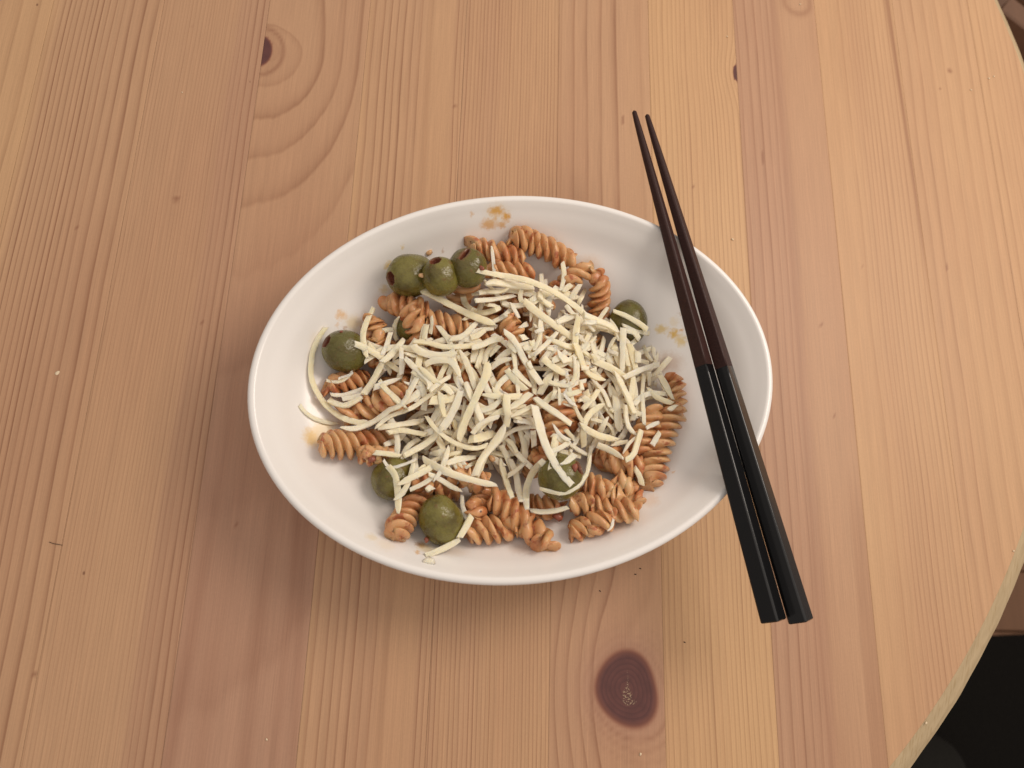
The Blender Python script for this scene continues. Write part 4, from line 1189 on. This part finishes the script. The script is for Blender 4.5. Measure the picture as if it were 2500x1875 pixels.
# ------------------------------------------------------------------ small bits
def bit(name, px, size, mat, label, cat, group, sq=(1, 1, .7), z=None, seed=0):
    r = np.random.default_rng(seed + 77)
    zz = 0.0
    for _ in range(5):
        q = P(px, zz)[0]
        zz = float(hm(q[0], q[1])) if z is None else z
    q = P(px, zz)[0]
    V, F = [], []
    n, m = 8, 5
    a0 = r.uniform(0, 3.14)
    for j in range(m + 1):
        th = math.pi * j / m
        for i in range(n):
            ph = 2 * math.pi * i / n
            rr = size * (1 + r.uniform(-.22, .22))
            x, y, w_ = math.sin(th) * math.cos(ph) * sq[0], math.sin(th) * math.sin(ph) * sq[1], math.cos(th) * sq[2]
            V.append((q[0] + rr * (x * math.cos(a0) - y * math.sin(a0)), q[1] + rr * (x * math.sin(a0) + y * math.cos(a0)), zz + size * sq[2] * .85 + rr * w_))
    for j in range(m):
        for i in range(n):
            F.append((j * n + i, (j + 1) * n + i, (j + 1) * n + (i + 1) % n, j * n + (i + 1) % n))
    o = mesh_obj(name, V, F, mat, loc=(q[0], q[1], zz))
    props(o, label, cat, group)
    return o


CG = 'pale crumbs on the table'
for i, (p, s_, lab) in enumerate([
    ((1788, 585), .0010, 'pale crumb on the table just right of the chopsticks'), ((2426, 187), .0008, 'bright crumb near the upper right table edge'), ((2414, 192), .0008, 'dull crumb touching the bright crumb by the upper right edge'),
    ((2370, 220), .0009, 'crumb a little left of the pair by the upper right edge'), ((1563, 1841), .0009, 'crumb under the big knot at the bottom'), ((1953, 11), .0008, 'crumb at the very top inside a brown grain loop'),
    ((140, 911), .0014, 'flat pale flake on the left boards'), ((651, 1805), .0007, 'tiny crumb on the brown boards at lower left'), ((2474, 1345), .0008, 'crumb on the lower right slanted edge'), ((1775, 90), .0007, 'tiny crumb above the right half knot'),
    ((445, 226), .0006, 'tiny crumb left of the upper half knot'), ((2260, 1765), .0009, 'splinter on the slanted edge near the bottom right')]):
    bit('crumb', p, s_ * .72, CRUMB, lab, 'crumb', CG, (1.2, .8, .5 if s_ < .0013 else .12), 0.0, i)
for i, (p, lab) in enumerate([((1671, 1568), 'dark speck right of the big knot on a pale board'), ((1563, 1388), 'dark speck just below the lower right rim of the bowl'), ((1551, 1402), 'smaller dark speck beside the one under the lower right rim'),
                              ((1465, 1443), 'dark speck below the bottom rim of the bowl'), ((2353, 1624), 'dark speck on the slanted lower right edge')]):
    bit('speck', p, .00042 if i != 4 else .0012, SPECK, lab, 'speck', 'dark specks on the table', (1.4, .6, .4), -.0045 if i == 4 else 0.0, 40 + i)
for i, (p, s_, mt, lab) in enumerate([
    ((1047, 618), .0016, GARLIC, 'orange pink bit on top of the olive at the back left'), ((1030, 674), .0013, GARLIC, 'pale bit stuck between the two round olives'), ((1176, 656), .0012, TOMATO, 'tomato bit on the flank of the slit olive'),
    ((1402, 1142), .0016, TOMATO, 'dark red bit on top of the speckled olive'), ((1041, 1318), .0011, TOMATO, 'tiny pink bit at the foot of the bottom olive'),
    ((833, 810), .0007, TOMATO, 'tiny red bit on top of the leftmost olive'), ((1360, 1262), .0020, TOMATO, 'deep red bit beneath the lone level shred'), ((1352, 1170), .0009, GARLIC, 'small pale seed on the speckled olive'),
    ((1296, 1120), .0018, GARLIC, 'pale orange cube under shreds right of the bottom centre'), ((1200, 1120), .0016, GARLIC, 'pale bit between the shreds above the bottom olive'), ((908, 1122), .0016, TOMATO, 'dark red scrap left of the lower left olive')]):
    bit('sauce_bit', p, s_, mt, lab, 'sauce bit', 'bits of sauce on the food', (1.2, .85, .6), None, 80 + i)
# pale drop on the lower wall of the bowl
q = on_bowl((1044, 1376))
bit('cheese_flake', (1044, 1378), .0030, CHEESE, 'flat pale flake stuck to the lower inner wall of the bowl', 'cheese flake', None, (1.1, .9, .10), q[2] - .0004, 130)

# hair on the table
hp = P([(120, 1323), (130, 1327), (142, 1329), (153, 1331)], 0.0003)
v, f = [], []
T, Nn, Bn = frames(hp)
for i in range(4):
    rr = .00011 * (1 if i < 3 else .6)
    for j in range(6):
        a = j * math.pi / 3
        v.append(hp[i] + Nn[i] * rr * math.cos(a) + Bn[i] * rr * math.sin(a))
for i in range(3):
    for j in range(6): f.append((i * 6 + j, i * 6 + (j + 1) % 6, (i + 1) * 6 + (j + 1) % 6, (i + 1) * 6 + j))
f += [tuple(range(5, -1, -1)), tuple(range(18, 24))]
props(mesh_obj('hair', v, f, SPECK, loc=hp[1]), 'short black hair lying on the left boards of the table', 'hair')


# ------------------------------------------------------------------ chopsticks
def chopstick(tip, joint, end, label, rolls, zt=0.0475, ze=0.0497):
    A, B = P(tip, zt)[0], P(end, ze)[0]
    L = np.linalg.norm(B - A)
    J = P(joint, (zt + ze) / 2 + .0004)[0]
    tj = float(np.dot(J - A, B - A) / L / L)
    T = (B - A) / L
    Nn = np.cross([0, 0, 1.0], T); Nn /= np.linalg.norm(Nn)
    Bn = np.cross(T, Nn)
    root = empty('chopstick', tuple(A + (B - A) * .5))
    props(root, label, 'chopstick', 'pair of chopsticks across the bowl')

    def radius(t):
        return np.interp(t, [0, .02, .1, .5, .75, 1], [.00115, .00140, .0019, .0035, .0042, .0047])

    def seg(t0, t1, name, mat, round_tip):
        ts = list(np.linspace(t0, t1, 26))
        V, F = [], []
        m = 16
        rings = []
        if round_tip:
            for s in (.25, .6, .85): rings.append((t0 - .0012 * (1 - s) / L * 1.0, s))
        for t in ts: rings.append((t, 1.0))
        if t1 >= .999:
            rings[-1] = (t1 - .0004 / L, 1.0)
            rings.append((t1, .90)); 
        for (t, s) in rings:
            r0 = radius(t) * s
            sq = np.interp(t, [0, .15, .45, 1], [0.0, .35, 1, 1])
            c = A + (B - A) * t
            for i in range(m):
                # square with narrow bevels, turning round towards the tip
                a = 2 * math.pi * (i + .5) / m
                q_, k_ = divmod(i, 4)
                ca = q_ * math.pi / 2 + k_ * math.pi / 6
                bx = .80 * (1 if q_ in (0, 3) else -1) + .20 * math.cos(ca)
                by = .80 * (1 if q_ in (0, 1) else -1) + .20 * math.sin(ca)
                ab, rb = math.atan2(by, bx), math.hypot(bx, by) * .86
                da = (ab - a + math.pi) % (2 * math.pi) - math.pi
                rr = r0 * ((1 - sq) + sq * rb)
                aa = a + sq * da + rolls
                V.append(c + Nn * rr * math.cos(aa) + Bn * rr * math.sin(aa))
        n = len(rings)
        for k in range(n - 1):
            for i in range(m): F.append((k * m + i, k * m + (i + 1) % m, (k + 1) * m + (i + 1) % m, (k + 1) * m + i))
        F.append(tuple(range(m - 1, -1, -1))); F.append(tuple((n - 1) * m + i for i in range(m)))
        o = mesh_obj(name, V, F, mat, smooth=False)
        for i_, p_ in enumerate(o.data.polygons): p_.use_smooth = len(p_.vertices) == 4 and (i_ % m) % 4 != 3
        o.parent = root
        o.matrix_parent_inverse = Matrix.Translation(root.location).inverted()
        return o
    seg(.0, tj, 'wooden_tip', DARKWOOD, True)
    seg(tj + .0001, 1.0, 'lacquered_handle', LACQUER, False)


chopstick((1548.5, 274), (1724, 893), (1889, 1517), 'left chopstick of the pair, tip reaching slightly higher', 0.95)
chopstick((1580, 283), (1763, 899), (1956, 1518), 'right chopstick of the pair, handle ending nearest the table edge', 0.90)
